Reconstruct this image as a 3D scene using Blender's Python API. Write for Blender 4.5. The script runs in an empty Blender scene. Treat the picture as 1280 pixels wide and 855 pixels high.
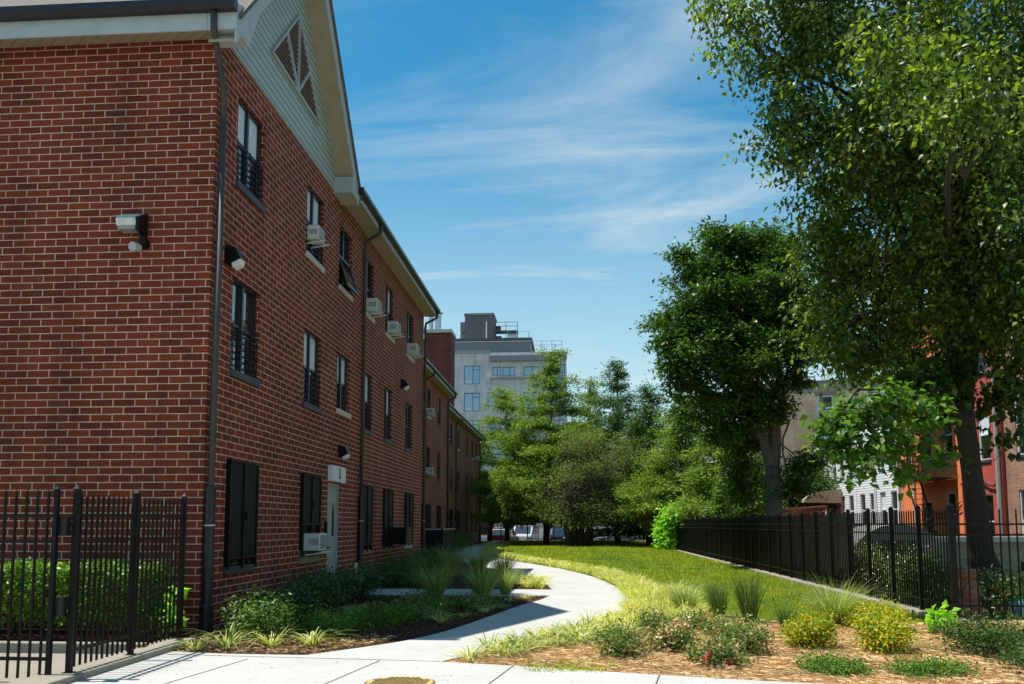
import bpy, bmesh, math, random
import numpy as np
from mathutils import Vector, Matrix, geometry
R_ = math.radians
random.seed(7)
rng = np.random.default_rng(11)
sc = bpy.context.scene
COL = sc.collection

# ------------------------------------------------------------------ camera
EYE = 1.5
FPX, YAW, PIT, CYP = 1062.0, R_(4.16), R_(5.5), 553.0      # the photograph's own focal length and tilt
cd = bpy.data.cameras.new("camera")
cam = bpy.data.objects.new("camera", cd)
COL.objects.link(cam)
sc.camera = cam
cam.location = (0, 0, EYE)
cam.rotation_euler = (R_(90) + PIT, 0, YAW)
cd.sensor_width = 36.0
cd.lens = FPX / 1280 * 36
cd.shift_y = (CYP - 427.5) / 1280
cd.clip_end = 3000
cd.clip_start = 0.05

# ------------------------------------------------------------------ world, sun, exposure
SUN_DIR = Vector((-0.36, 0.0, 1.0)).normalized()           # towards the sun
SUN_DIR = Vector((-0.362, -0.012, 1.0)).normalized()
sun_el = math.asin(SUN_DIR.z)
w = bpy.data.worlds.new("World")
sc.world = w
w.use_nodes = True
nt = w.node_tree
nt.nodes.clear()
def N(t, kind, **kw):
    n = t.nodes.new(kind)
    for k, v in kw.items():
        setattr(n, k, v)
    return n
out = N(nt, "ShaderNodeOutputWorld")
bg = N(nt, "ShaderNodeBackground")
bg.inputs["Strength"].default_value = 0.10
sky = N(nt, "ShaderNodeTexSky")
sky.sky_type = 'NISHITA'
sky.sun_disc = False
sky.sun_elevation = sun_el
sky.sun_rotation = math.atan2(SUN_DIR.x, SUN_DIR.y)
sky.air_density = 1.0
sky.dust_density = 0.0
sky.ozone_density = 3.5
sky.altitude = 0
hs = N(nt, "ShaderNodeHueSaturation")
hs.inputs["Saturation"].default_value = 1.22
hs.inputs["Hue"].default_value = 0.5
hs.inputs["Value"].default_value = 1.12
nt.links.new(sky.outputs[0], hs.inputs["Color"])
# thin cirrus, laid out over the dome (direction divided by height)
tc = N(nt, "ShaderNodeTexCoord")
sep = N(nt, "ShaderNodeSeparateXYZ")
nt.links.new(tc.outputs["Generated"], sep.inputs[0])
def math_node(t, op, a, b=None, clamp=False):
    n = N(t, "ShaderNodeMath", operation=op)
    n.use_clamp = clamp
    for i, x in enumerate((a, b)):
        if x is None: continue
        if isinstance(x, (int, float)): n.inputs[i].default_value = x
        else: t.links.new(x, n.inputs[i])
    return n.outputs[0]
zc = math_node(nt, 'ADD', math_node(nt, 'MAXIMUM', sep.outputs[2], 0.0), 0.12)
cx = math_node(nt, 'DIVIDE', sep.outputs[0], zc)
cy = math_node(nt, 'DIVIDE', sep.outputs[1], zc)
comb = N(nt, "ShaderNodeCombineXYZ")
nt.links.new(cx, comb.inputs[0]); nt.links.new(cy, comb.inputs[1])
def cloud_layer(rot, scale, nscale, lo, hi, dist):
    mp = N(nt, "ShaderNodeMapping")
    mp.inputs["Rotation"].default_value = (0, 0, R_(rot))
    mp.inputs["Scale"].default_value = scale
    nt.links.new(comb.outputs[0], mp.inputs[0])
    no = N(nt, "ShaderNodeTexNoise")
    no.inputs["Scale"].default_value = nscale
    no.inputs["Detail"].default_value = 9
    no.inputs["Roughness"].default_value = 0.58
    no.inputs["Distortion"].default_value = dist
    nt.links.new(mp.outputs[0], no.inputs["Vector"])
    mr = N(nt, "ShaderNodeMapRange")
    mr.inputs[1].default_value = lo; mr.inputs[2].default_value = hi
    mr.interpolation_type = 'SMOOTHSTEP'
    nt.links.new(no.outputs[0], mr.inputs[0])
    return mr.outputs[0]
c1 = cloud_layer(28, (0.6, 1.7, 1), 1.2, 0.38, 0.82, 1.0)
c2 = cloud_layer(62, (0.35, 2.2, 1), 1.9, 0.47, 0.86, 1.2)
c3 = cloud_layer(5, (1.0, 1.0, 1), 0.6, 0.36, 0.62, 0.2)
cm = math_node(nt, 'ADD', math_node(nt, 'MULTIPLY', c1, 0.75), math_node(nt, 'MULTIPLY', c2, 0.7))
cm = math_node(nt, 'MULTIPLY', cm, math_node(nt, 'ADD', math_node(nt, 'MULTIPLY', c3, 0.8), 0.35), True)
veil = N(nt, "ShaderNodeMapRange"); veil.interpolation_type = 'SMOOTHSTEP'
nt.links.new(sep.outputs[2], veil.inputs[0])
veil.inputs[1].default_value = 0.50; veil.inputs[2].default_value = 0.0; veil.inputs[3].default_value = 0.0; veil.inputs[4].default_value = 0.80
cm = math_node(nt, 'MAXIMUM', cm, veil.outputs[0])
cm = math_node(nt, 'ADD', cm, math_node(nt, 'MULTIPLY', veil.outputs[0], math_node(nt, 'MULTIPLY', c1, 0.4)), True)
mix = N(nt, "ShaderNodeMix", data_type='RGBA')
nt.links.new(math_node(nt, 'MULTIPLY', cm, 0.9, True), mix.inputs[0])
tint = N(nt, "ShaderNodeMix", data_type='RGBA', blend_type='MULTIPLY')
tint.inputs[0].default_value = 1.0
nt.links.new(hs.outputs[0], tint.inputs[6])
tint.inputs[7].default_value = (0.50, 1.08, 0.90, 1)
nt.links.new(tint.outputs[2], mix.inputs[6])
mix.inputs[7].default_value = (5.0, 5.6, 5.6, 1)
nt.links.new(mix.outputs[2], bg.inputs["Color"])
nt.links.new(bg.outputs[0], out.inputs["Surface"])

sd = bpy.data.lights.new("sun", 'SUN')
sd.energy = 4.9
sd.angle = R_(0.53)
sd.color = (1.0, 0.955, 0.88)
sun = bpy.data.objects.new("sun", sd)
COL.objects.link(sun)
sun.rotation_euler = SUN_DIR.to_track_quat('Z', 'Y').to_euler()
sun.location = (-20, 0, 60)

vs = sc.view_settings
vs.view_transform = 'Standard'
vs.look = 'None'
vs.exposure = 0.60
vs.gamma = 1.0
vs.use_curve_mapping = False
sc.render.engine = 'CYCLES'
sc.cycles.max_bounces = 6
sc.cycles.transparent_max_bounces = 6
sc.cycles.caustics_reflective = False
sc.cycles.caustics_refractive = False

# ------------------------------------------------------------------ pixel -> world helper (photo pixels)
_cy, _sy, _cp, _sp = math.cos(YAW), math.sin(YAW), math.cos(PIT), math.sin(PIT)
_M = np.array([[1, 0, 0], [0, _cp, _sp], [0, -_sp, _cp]]) @ np.array([[_cy, _sy, 0], [-_sy, _cy, 0], [0, 0, 1]])
def ray(u, v): return _M.T @ np.array([(u - 640) / FPX, 1, (CYP - v) / FPX])
def atY(u, v, Y):
    r = ray(u, v); k = Y / r[1]
    return Vector((r[0] * k, Y, EYE + r[2] * k))
def atX(u, v, X):
    r = ray(u, v); k = X / r[0]
    return Vector((X, r[1] * k, EYE + r[2] * k))
def gnd(u, v, z=0.0):
    r = ray(u, v); k = (z - EYE) / r[2]
    return Vector((r[0] * k, r[1] * k, z))

# ------------------------------------------------------------------ materials
MATS = {}
def new_mat(name):
    m = bpy.data.materials.new(name); m.use_nodes = True
    t = m.node_tree
    b = t.nodes["Principled BSDF"]
    MATS[name] = m
    return m, t, b
def ramp(t, fac, stops):
    r = N(t, "ShaderNodeValToRGB")
    els = r.color_ramp.elements
    while len(els) < len(stops): els.new(0.5)
    for e, (p, c) in zip(els, stops):
        e.position = p; e.color = (*c, 1)
    t.links.new(fac, r.inputs[0])
    return r.outputs[0]
def noise(t, scale, detail=5, rough=0.55, vec=None, dist=0.0):
    n = N(t, "ShaderNodeTexNoise")
    n.inputs["Scale"].default_value = scale
    n.inputs["Detail"].default_value = detail
    n.inputs["Roughness"].default_value = rough
    n.inputs["Distortion"].default_value = dist
    if vec is None:
        g = N(t, "ShaderNodeNewGeometry"); vec = g.outputs["Position"]
    t.links.new(vec, n.inputs["Vector"])
    return n.outputs[0]
def bump(t, b, h, strength=0.3, dist=0.01):
    n = N(t, "ShaderNodeBump")
    n.inputs["Strength"].default_value = strength
    n.inputs["Distance"].default_value = dist
    t.links.new(h, n.inputs["Height"])
    t.links.new(n.outputs[0], b.inputs["Normal"])
def scl(c, k): return tuple(min(1, x * k) for x in c)
def mat(name, col, rough=0.6, metal=0.0, var=0.12, nscale=6.0, bumps=0.0, bscale=None, spec=None):
    if name in MATS: return MATS[name]
    m, t, b = new_mat(name)
    f = noise(t, nscale)
    c = ramp(t, f, [(0.3, scl(col, 1 - var)), (0.7, scl(col, 1 + var))])
    t.links.new(c, b.inputs["Base Color"])
    b.inputs["Roughness"].default_value = rough
    b.inputs["Metallic"].default_value = metal
    if spec is not None: b.inputs["Specular IOR Level"].default_value = spec
    if bumps: bump(t, b, noise(t, bscale or nscale * 4), bumps)
    return m
def swizzle(t, mode, off=(0, 0)):
    g = N(t, "ShaderNodeNewGeometry")
    s = N(t, "ShaderNodeSeparateXYZ"); t.links.new(g.outputs["Position"], s.inputs[0])
    c = N(t, "ShaderNodeCombineXYZ")
    if mode == 'wall':
        a = math_node(t, 'ADD', s.outputs[0], s.outputs[1]); a = math_node(t, 'ADD', a, off[0])
        t.links.new(a, c.inputs[0]); z = math_node(t, 'ADD', s.outputs[2], off[1]); t.links.new(z, c.inputs[1])
    return c.outputs[0], s
def brick_mat(name, c1, c2, mortar, bw=0.318, rh=0.1055, ms=0.0085, off=(0.02, 0.03), dark=0.5, bstr=0.6, tint=None, grime=True):
    m, t, b = new_mat(name)
    v, s = swizzle(t, 'wall', off)
    br = N(t, "ShaderNodeTexBrick")
    br.offset = 0.5
    br.inputs["Scale"].default_value = 1.0
    br.inputs["Brick Width"].default_value = bw
    br.inputs["Row Height"].default_value = rh
    br.inputs["Mortar Size"].default_value = ms
    br.inputs["Mortar Smooth"].default_value = 0.25
    br.inputs["Bias"].default_value = -0.1
    br.inputs["Color1"].default_value = (*c1, 1); br.inputs["Color2"].default_value = (*c2, 1)
    br.inputs["Mortar"].default_value = (*mortar, 1)
    # slight waviness of the courses
    nz = N(t, "ShaderNodeTexNoise"); nz.inputs["Scale"].default_value = 9; nz.inputs["Detail"].default_value = 3
    t.links.new(v, nz.inputs["Vector"])
    vm = N(t, "ShaderNodeVectorMath", operation='SCALE'); t.links.new(nz.outputs["Color"], vm.inputs[0]); vm.inputs[3].default_value = 0.009
    va = N(t, "ShaderNodeVectorMath", operation='ADD'); t.links.new(v, va.inputs[0]); t.links.new(vm.outputs[0], va.inputs[1])
    t.links.new(va.outputs[0], br.inputs["Vector"])
    # grain inside the bricks + broad weathering
    g1 = ramp(t, noise(t, 60, 6, 0.7), [(0.25, (0.62, 0.62, 0.62)), (0.75, (1.25, 1.2, 1.2))])
    g2 = ramp(t, noise(t, 0.9, 4), [(0.3, (0.82, 0.82, 0.84)), (0.7, (1.12, 1.1, 1.08))])
    mm = N(t, "ShaderNodeMix", data_type='RGBA', blend_type='MULTIPLY'); mm.inputs[0].default_value = 1
    t.links.new(br.outputs[0], mm.inputs[6]); t.links.new(g1, mm.inputs[7])
    m2 = N(t, "ShaderNodeMix", data_type='RGBA', blend_type='MULTIPLY'); m2.inputs[0].default_value = 1
    t.links.new(mm.outputs[2], m2.inputs[6]); t.links.new(g2, m2.inputs[7])
    # vertical run-off streaks and patchy repointing
    g5 = N(t, "ShaderNodeNewGeometry"); mp5 = N(t, "ShaderNodeMapping"); mp5.inputs["Scale"].default_value = (2.2, 2.2, 0.22)
    t.links.new(g5.outputs["Position"], mp5.inputs[0])
    st5 = ramp(t, noise(t, 1.0, 7, 0.65, vec=mp5.outputs[0]), [(0.32, (0.78, 0.76, 0.76)), (0.50, (1.02, 1.02, 1.02)), (0.72, (1.2, 1.17, 1.15))])
    m3 = N(t, "ShaderNodeMix", data_type='RGBA', blend_type='MULTIPLY'); m3.inputs[0].default_value = 1
    t.links.new(m2.outputs[2], m3.inputs[6]); t.links.new(st5, m3.inputs[7])
    t.links.new(m3.outputs[2], b.inputs["Base Color"])
    b.inputs["Roughness"].default_value = 0.88
    b.inputs["Specular IOR Level"].default_value = 0.25
    inv = math_node(t, 'SUBTRACT', 1.0, br.outputs[1])
    h = math_node(t, 'ADD', inv, math_node(t, 'MULTIPLY', noise(t, 120, 4), 0.35))
    bump(t, b, h, bstr, 0.008)
    return m
def lap_mat(name, col, pitch=0.115, depth=0.6):
    """horizontal lap siding: a sawtooth in z gives the shadow line"""
    m, t, b = new_mat(name)
    g = N(t, "ShaderNodeNewGeometry"); s = N(t, "ShaderNodeSeparateXYZ"); t.links.new(g.outputs["Position"], s.inputs[0])
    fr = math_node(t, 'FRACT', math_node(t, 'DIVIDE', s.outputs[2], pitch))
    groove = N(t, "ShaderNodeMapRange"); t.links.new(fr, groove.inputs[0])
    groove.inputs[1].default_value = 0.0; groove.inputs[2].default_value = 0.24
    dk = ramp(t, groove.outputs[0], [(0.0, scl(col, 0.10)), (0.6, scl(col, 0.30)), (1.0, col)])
    mm = N(t, "ShaderNodeMix", data_type='RGBA', blend_type='MULTIPLY'); mm.inputs[0].default_value = 1
    t.links.new(dk, mm.inputs[6]); t.links.new(ramp(t, noise(t, 2.5), [(0.3, (0.88, 0.88, 0.86)), (0.7, (1, 1, 1))]), mm.inputs[7])
    t.links.new(mm.outputs[2], b.inputs["Base Color"]); b.inputs["Roughness"].default_value = 0.55
    bump(t, b, math_node(t, 'SUBTRACT', 1.0, fr), depth, 0.02)
    return m
def leaf_mat(name, cols, trans=0.35, rough=0.5, spec=0.3, gain=1.35):
    """colour differs from leaf to leaf (each leaf is an island)"""
    m, t, b = new_mat(name)
    g = N(t, "ShaderNodeNewGeometry")
    n = len(cols); rough = max(rough, 0.40); spec = min(spec, 0.5); cols = [scl(q, gain) for q in cols]
    c = ramp(t, g.outputs["Random Per Island"], [((i + 0.5) / n, cc) for i, cc in enumerate(cols)])
    pn = ramp(t, noise(t, 1.1, 3), [(0.3, (0.75, 0.78, 0.75)), (0.7, (1.2, 1.15, 1.05))])
    mm = N(t, "ShaderNodeMix", data_type='RGBA', blend_type='MULTIPLY'); mm.inputs[0].default_value = 1
    t.links.new(c, mm.inputs[6]); t.links.new(pn, mm.inputs[7])
    c = mm.outputs[2]
    t.links.new(c, b.inputs["Base Color"])
    b.inputs["Roughness"].default_value = rough
    b.inputs["Specular IOR Level"].default_value = spec
    tr = N(t, "ShaderNodeBsdfTranslucent")
    gm = N(t, "ShaderNodeMix", data_type='RGBA', blend_type='MULTIPLY'); gm.inputs[0].default_value = 1
    t.links.new(c, gm.inputs[6]); gm.inputs[7].default_value = (1.5, 1.7, 0.6, 1)
    t.links.new(gm.outputs[2], tr.inputs[0])
    ms = N(t, "ShaderNodeMixShader"); ms.inputs[0].default_value = trans
    t.links.new(b.outputs[0], ms.inputs[1]); t.links.new(tr.outputs[0], ms.inputs[2])
    t.links.new(ms.outputs[0], t.nodes["Material Output"].inputs[0])
    return m

BRICK = brick_mat("red_brick", (0.235, 0.043, 0.017), (0.125, 0.025, 0.012), (0.62, 0.42, 0.31))
BRICK_TAN = brick_mat("tan_brick", (0.47, 0.36, 0.235), (0.39, 0.30, 0.19), (0.52, 0.42, 0.30), bw=0.22, rh=0.075, ms=0.006, bstr=0.4)
BRICK_GREY = brick_mat("pale_grey_brick", (0.68, 0.65, 0.62), (0.60, 0.575, 0.56), (0.70, 0.68, 0.65), bw=1.3, rh=0.34, ms=0.03, bstr=0.3)
BRICK_BROWN = brick_mat("brown_common_brick", (0.36, 0.20, 0.13), (0.27, 0.15, 0.10), (0.45, 0.38, 0.30), bw=0.21, rh=0.075, ms=0.006)
SIDING = lap_mat("pale_green_lap_siding", (0.42, 0.49, 0.44), 0.135)
WHITE_SIDING = lap_mat("white_lap_siding", (0.74, 0.78, 0.80), 0.13)
CREAM_SIDING = lap_mat("cream_lap_siding", (0.66, 0.58, 0.44), 0.13)
ORANGE = mat("orange_painted_masonry", (0.80, 0.215, 0.065), 0.75, var=0.14, nscale=1.6, bumps=0.25, bscale=14)
REDPAINT = mat("red_painted_masonry", (0.45, 0.078, 0.055), 0.7, var=0.18, nscale=2.2, bumps=0.25, bscale=14)
FASCIA = mat("weathered_white_trim", (0.40, 0.44, 0.43), 0.5, var=0.1, nscale=3)
GUTTER = mat("dark_brown_gutter_metal", (0.018, 0.016, 0.018), 0.32, 0.2, 0.2, 4)
PIPE = mat("brown_pipe_metal", (0.050, 0.042, 0.040), 0.62, 0.0, 0.25, 3)
BOOT = mat("black_pipe_boot", (0.010, 0.010, 0.011), 0.45, 0.1)
SHINGLE = mat("grey_shingles", (0.12, 0.105, 0.095), 0.9, var=0.35, nscale=18, bumps=0.5)
BLACK = mat("black_painted_steel", (0.007, 0.006, 0.006), 0.42, 0.0, 0.3, 8, spec=0.2)
FRAME = mat("black_window_frame", (0.016, 0.016, 0.018), 0.35, 0.0, 0.2)
WHITE = mat("white_paint", (0.74, 0.74, 0.72), 0.5, var=0.05)
PLASTIC = mat("white_plastic_casing", (0.62, 0.63, 0.60), 0.4, var=0.06)
DKPLASTIC = mat("dark_grille", (0.05, 0.055, 0.06), 0.5, var=0.2, nscale=30)
SILL_D = mat("dark_stone_sill", (0.055, 0.055, 0.06), 0.6, var=0.2)
SILL_L = mat("cream_stone_sill", (0.52, 0.48, 0.40), 0.7, var=0.12, nscale=10)
SILL_O = mat("olive_stone_sill", (0.20, 0.19, 0.10), 0.7, var=0.2, nscale=10)
DOORP = mat("grey_green_door_paint", (0.33, 0.37, 0.34), 0.45, var=0.06)
CONC = None
def conc_mat(name, col, k=1.0):
    m, t, b = new_mat(name)
    a = ramp(t, noise(t, 0.9, 6, 0.6), [(0.25, scl(col, 0.86)), (0.75, scl(col, 1.08))])
    c = ramp(t, noise(t, 45, 5, 0.7), [(0.2, (0.80, 0.80, 0.79)), (0.65, (1.05, 1.05, 1.05))])
    st = ramp(t, noise(t, 7, 8, 0.75), [(0.30, (0.55, 0.52, 0.47)), (0.42, (1, 1, 1))])
    m1 = N(t, "ShaderNodeMix", data_type='RGBA', blend_type='MULTIPLY'); m1.inputs[0].default_value = 1
    m2 = N(t, "ShaderNodeMix", data_type='RGBA', blend_type='MULTIPLY'); m2.inputs[0].default_value = 0.8
    t.links.new(a, m1.inputs[6]); t.links.new(c, m1.inputs[7])
    t.links.new(m1.outputs[2], m2.inputs[6]); t.links.new(st, m2.inputs[7])
    vo_ = N(t, "ShaderNodeTexVoronoi"); vo_.inputs["Scale"].default_value = 2.6; gg_ = N(t, "ShaderNodeNewGeometry"); t.links.new(gg_.outputs["Position"], vo_.inputs["Vector"])
    sp_ = ramp(t, vo_.outputs["Distance"], [(0.035, (0.35, 0.33, 0.31)), (0.05, (1, 1, 1))])      # gum and oil spots
    m4 = N(t, "ShaderNodeMix", data_type='RGBA', blend_type='MULTIPLY'); m4.inputs[0].default_value = 0.75
    t.links.new(m2.outputs[2], m4.inputs[6]); t.links.new(sp_, m4.inputs[7])
    t.links.new(m4.outputs[2], b.inputs["Base Color"]); b.inputs["Roughness"].default_value = 0.85
    bump(t, b, noise(t, 90, 5, 0.7), 0.25, 0.004)
    return m
CONC = conc_mat("light_concrete", (0.435, 0.43, 0.405))
CONC_O = conc_mat("old_curb_concrete", (0.26, 0.235, 0.19))
JOINT = mat("joint_filler", (0.07, 0.065, 0.055), 0.9, var=0.2)
def soil_mat(name, a, b_, c, sc1=9):
    m, t, b = new_mat(name)
    f = noise(t, sc1, 9, 0.7, dist=0.5)
    t.links.new(ramp(t, f, [(0.3, a), (0.5, b_), (0.72, c)]), b.inputs["Base Color"])
    b.inputs["Roughness"].default_value = 0.95; b.inputs["Specular IOR Level"].default_value = 0.1
    bump(t, b, noise(t, 55, 8, 0.8), 0.9, 0.03)
    return m
MULCH = soil_mat("brown_mulch", (0.028, 0.014, 0.009), (0.065, 0.032, 0.020), (0.13, 0.065, 0.04), 14)
STRAWBED = soil_mat("straw_bed", (0.32, 0.18, 0.085), (0.52, 0.33, 0.17), (0.64, 0.44, 0.25), 11)
LAWNBASE = soil_mat("lawn_ground", (0.07, 0.11, 0.014), (0.13, 0.17, 0.022), (0.23, 0.23, 0.05), 2.2)
YARD = soil_mat("yard_ground", (0.03, 0.028, 0.02), (0.06, 0.055, 0.035), (0.11, 0.10, 0.06), 3)
GROUND = soil_mat("city_ground", (0.10, 0.10, 0.095), (0.13, 0.13, 0.12), (0.16, 0.155, 0.145), 1)
ASPHALT = mat("asphalt", (0.055, 0.055, 0.058), 0.9, var=0.2, nscale=30, bumps=0.3)
BARK = mat("tree_bark", (0.045, 0.033, 0.026), 0.95, var=0.45, nscale=16, bumps=0.9, bscale=30)
BARK_L = mat("pale_bark", (0.12, 0.095, 0.075), 0.95, var=0.35, nscale=14, bumps=0.8, bscale=26)
WOOD_D = mat("dark_fence_boards", (0.028, 0.020, 0.016), 0.8, var=0.5, nscale=7, bumps=0.3)
WOOD_R = mat("red_brown_stained_wood", (0.17, 0.045, 0.028), 0.7, var=0.25, nscale=7)

def glass_mat(name, base, rough=0.03, spec=1.0, tint=None):
    m, t, b = new_mat(name)
    b.inputs["Base Color"].default_value = (*base, 1)
    b.inputs["Roughness"].default_value = rough
    b.inputs["Specular IOR Level"].default_value = spec
    b.inputs["IOR"].default_value = 2.0
    bump(t, b, noise(t, 1.6, 2), 0.05, 0.02)
    return m
GLASS = glass_mat("window_glass", (0.012, 0.014, 0.016))
GLASS_B = glass_mat("blue_tinted_glass", (0.02, 0.20, 0.36), 0.05)
GLASS_CAR = glass_mat("car_glass", (0.01, 0.012, 0.014))
SKY_TINT = mat("pale_sky_tint", (0.60, 0.68, 0.76), 0.8, var=0.08, nscale=12)  # sky reflected in the panes, put into a pale base colour

# ------------------------------------------------------------------ mesh builder
class MB:
    def __init__(s): s.v = []; s.f = []
    def add(s, vs_, fs):
        k = len(s.v); s.v += [tuple(x) for x in vs_]; s.f += [tuple(i + k for i in f) for f in fs]; return s
    def quad(s, a, b, c, d): return s.add([a, b, c, d], [(0, 1, 2, 3)])
    def box(s, x0, x1, y0, y1, z0, z1):
        if x0 > x1: x0, x1 = x1, x0
        if y0 > y1: y0, y1 = y1, y0
        if z0 > z1: z0, z1 = z1, z0
        return s.add([(x0, y0, z0), (x1, y0, z0), (x1, y1, z0), (x0, y1, z0), (x0, y0, z1), (x1, y0, z1), (x1, y1, z1), (x0, y1, z1)],
                     [(0, 3, 2, 1), (4, 5, 6, 7), (0, 1, 5, 4), (1, 2, 6, 5), (2, 3, 7, 6), (3, 0, 4, 7)])
    def obox(s, p, q, w_, h):
        """beam of width w_, height h from p to q"""
        p = Vector(p); q = Vector(q); d = (q - p).normalized()
        up = Vector((0, 0, 1)) if abs(d.z) < 0.95 else Vector((0, 1, 0))
        a = d.cross(up).normalized() * w_ / 2; b = a.cross(d).normalized() * h / 2
        vs_ = [p - a - b, p + a - b, p + a + b, p - a + b, q - a - b, q + a - b, q + a + b, q - a + b]
        return s.add(vs_, [(0, 1, 2, 3), (7, 6, 5, 4), (0, 4, 5, 1), (1, 5, 6, 2), (2, 6, 7, 3), (3, 7, 4, 0)])
    def tube(s, pts, rads, n=10, caps=True):
        pts = [Vector(p) for p in pts]
        if isinstance(rads, (int, float)): rads = [rads] * len(pts)
        rings = []
        prev = None
        for i, p in enumerate(pts):
            d = (pts[min(i + 1, len(pts) - 1)] - pts[max(i - 1, 0)]).normalized()
            if prev is None:
                up = Vector((1, 0, 0)) if abs(d.z) > 0.7 else Vector((0, 0, 1))
                a = d.cross(up).normalized()
            else:
                a = (prev - d * prev.dot(d)).normalized()
            prev = a; b = d.cross(a)
            rings.append([p + (a * math.cos(2 * math.pi * k / n) + b * math.sin(2 * math.pi * k / n)) * rads[i] for k in range(n)])
        vs_ = [x for r in rings for x in r]; fs = []
        for i in range(len(pts) - 1):
            for k in range(n):
                fs.append((i * n + k, i * n + (k + 1) % n, (i + 1) * n + (k + 1) % n, (i + 1) * n + k))
        if caps:
            fs.append(tuple(range(n - 1, -1, -1))); fs.append(tuple((len(pts) - 1) * n + k for k in range(n)))
        return s.add(vs_, fs)
    def prism(s, poly, z0, z1):
        """vertical prism over an xy polygon (may be concave)"""
        n = len(poly)
        tri = geometry.tessellate_polygon([[Vector((p[0], p[1], 0)) for p in poly]])
        vs_ = [(p[0], p[1], z0) for p in poly] + [(p[0], p[1], z1) for p in poly]
        fs = [(a + n, b + n, c + n) for a, b, c in tri]
        for i in range(n):
            j = (i + 1) % n; fs.append((i, j, j + n, i + n))
        return s.add(vs_, fs)
    def profile(s, pts, axis_vec, length_vec=None):
        """extrude closed 3D polygon pts along axis_vec"""
        n = len(pts); a = Vector(axis_vec)
        pts = [Vector(p) for p in pts]
        nrm = Vector((0, 0, 0))
        tri = geometry.tessellate_polygon([pts])
        vs_ = pts + [p + a for p in pts]
        fs = [(x, y, z) for x, y, z in tri] + [(z + n, y + n, x + n) for x, y, z in tri]
        for i in range(n):
            j = (i + 1) % n; fs.append((i, j, j + n, i + n))
        return s.add(vs_, fs)
    def build(s, name, m, parent=None, smooth=False, bevel=0.0):
        me = bpy.data.meshes.new(name)
        me.from_pydata([tuple(x) for x in s.v], [], s.f)
        bm = bmesh.new(); bm.from_mesh(me)
        bmesh.ops.recalc_face_normals(bm, faces=bm.faces)
        bm.to_mesh(me); bm.free()
        me.materials.append(m)
        o = bpy.data.objects.new(name, me); COL.objects.link(o)
        if parent: o.parent = parent
        if smooth:
            for p in me.polygons: p.use_smooth = True
        if bevel:
            b = o.modifiers.new("bevel", 'BEVEL'); b.width = bevel; b.segments = 2; b.limit_method = 'ANGLE'
        return o
def npmesh(name, verts, quads, m, parent=None, nside=4):
    verts = np.asarray(verts, dtype=np.float32).reshape(-1, 3)
    quads = np.asarray(quads, dtype=np.int32).reshape(-1, nside)
    me = bpy.data.meshes.new(name)
    me.vertices.add(len(verts)); me.vertices.foreach_set("co", verts.ravel())
    me.loops.add(quads.size); me.loops.foreach_set("vertex_index", quads.ravel())
    me.polygons.add(len(quads))
    me.polygons.foreach_set("loop_start", np.arange(0, quads.size, nside, dtype=np.int32))
    me.polygons.foreach_set("loop_total", np.full(len(quads), nside, dtype=np.int32))
    me.update(calc_edges=True)
    me.materials.append(m)
    o = bpy.data.objects.new(name, me); COL.objects.link(o)
    if parent: o.parent = parent
    return o
def tag(o, label=None, cat=None, group=None, kind=None):
    if label: o["label"] = label
    if cat: o["category"] = cat
    if group: o["group"] = group
    if kind: o["kind"] = kind
    return o
def thing(name, label, cat, loc=(0, 0, 0), group=None):
    """Empty at the thing's base; parts are given in world coordinates (see own())"""
    o = bpy.data.objects.new(name, None); COL.objects.link(o)
    o.empty_display_size = 0.2
    tag(o, label, cat, group)
    o["_base"] = list(loc)
    return o
def settle(o):
    """move the Empty to its base while the parts (built in world coordinates) stay put"""
    b = Vector(o["_base"]); del o["_base"]
    for c in o.children: c.location = c.location - b
    o.location = b
def copy_tree(o, parent=None):
    c = o.copy(); COL.objects.link(c)
    if parent is not None: c.parent = parent
    for ch in list(o.children): copy_tree(ch, c)
    return c

# ------------------------------------------------------------------ leaves
def unit(a): return a / (np.linalg.norm(a, axis=-1, keepdims=True) + 1e-9)
def leaf_quads(pos, size, updir=0.5, droop=0.3, aspect=0.5, outward=None):
    """one bent diamond (2 quads sharing a midrib) per position"""
    n = len(pos)
    nrm = unit(rng.normal(size=(n, 3)) + np.array([0, 0, updir * 2]) + (outward * 0.8 if outward is not None else 0))
    d = rng.normal(size=(n, 3)) + np.array([0, 0, -droop * 2])
    if outward is not None: d = d + outward * 0.8
    d = unit(d - nrm * (d * nrm).sum(1, keepdims=True))
    s = np.cross(nrm, d)
    L = (size * rng.uniform(0.65, 1.3, n))[:, None]
    W = L * aspect
    bend = nrm * L * 0.12
    base = pos; tip = pos + d * L - bend * 1.2
    mid1 = pos + d * L * 0.45
    a = mid1 + s * W * 0.5 + bend * 0.6; b = mid1 - s * W * 0.5 + bend * 0.6
    v = np.stack([base, a, tip, b, pos + d * L * 0.5 - bend * 0.1], 1)     # 5 verts
    i = np.arange(n)[:, None] * 5
    q = np.concatenate([i + np.array([[0, 1, 4]]), i + np.array([[1, 2, 4]]), i + np.array([[2, 3, 4]]), i + np.array([[3, 0, 4]])], 1)
    return v.reshape(-1, 3), q.reshape(-1, 3)
def sub(lobes, k, f, flat=0.75, keep=0.75):
    """break each lobe into many smaller boughs so that the crown gets clumps, gaps and a ragged outline"""
    o = []
    for c, rr in lobes:
        c = np.array(c); rr = np.array(rr)
        o.append((tuple(c), tuple(rr * keep)))
        for _ in range(k):
            d = unit(rng.normal(size=3) + np.array([0, -0.25, 0.25])); q = c + d * rr * rng.uniform(0.75, 1.25); m = float(np.mean(rr)) * f * rng.uniform(0.7, 1.3)
            o.append((tuple(q), (m, m, m * flat)))
    return o
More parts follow.
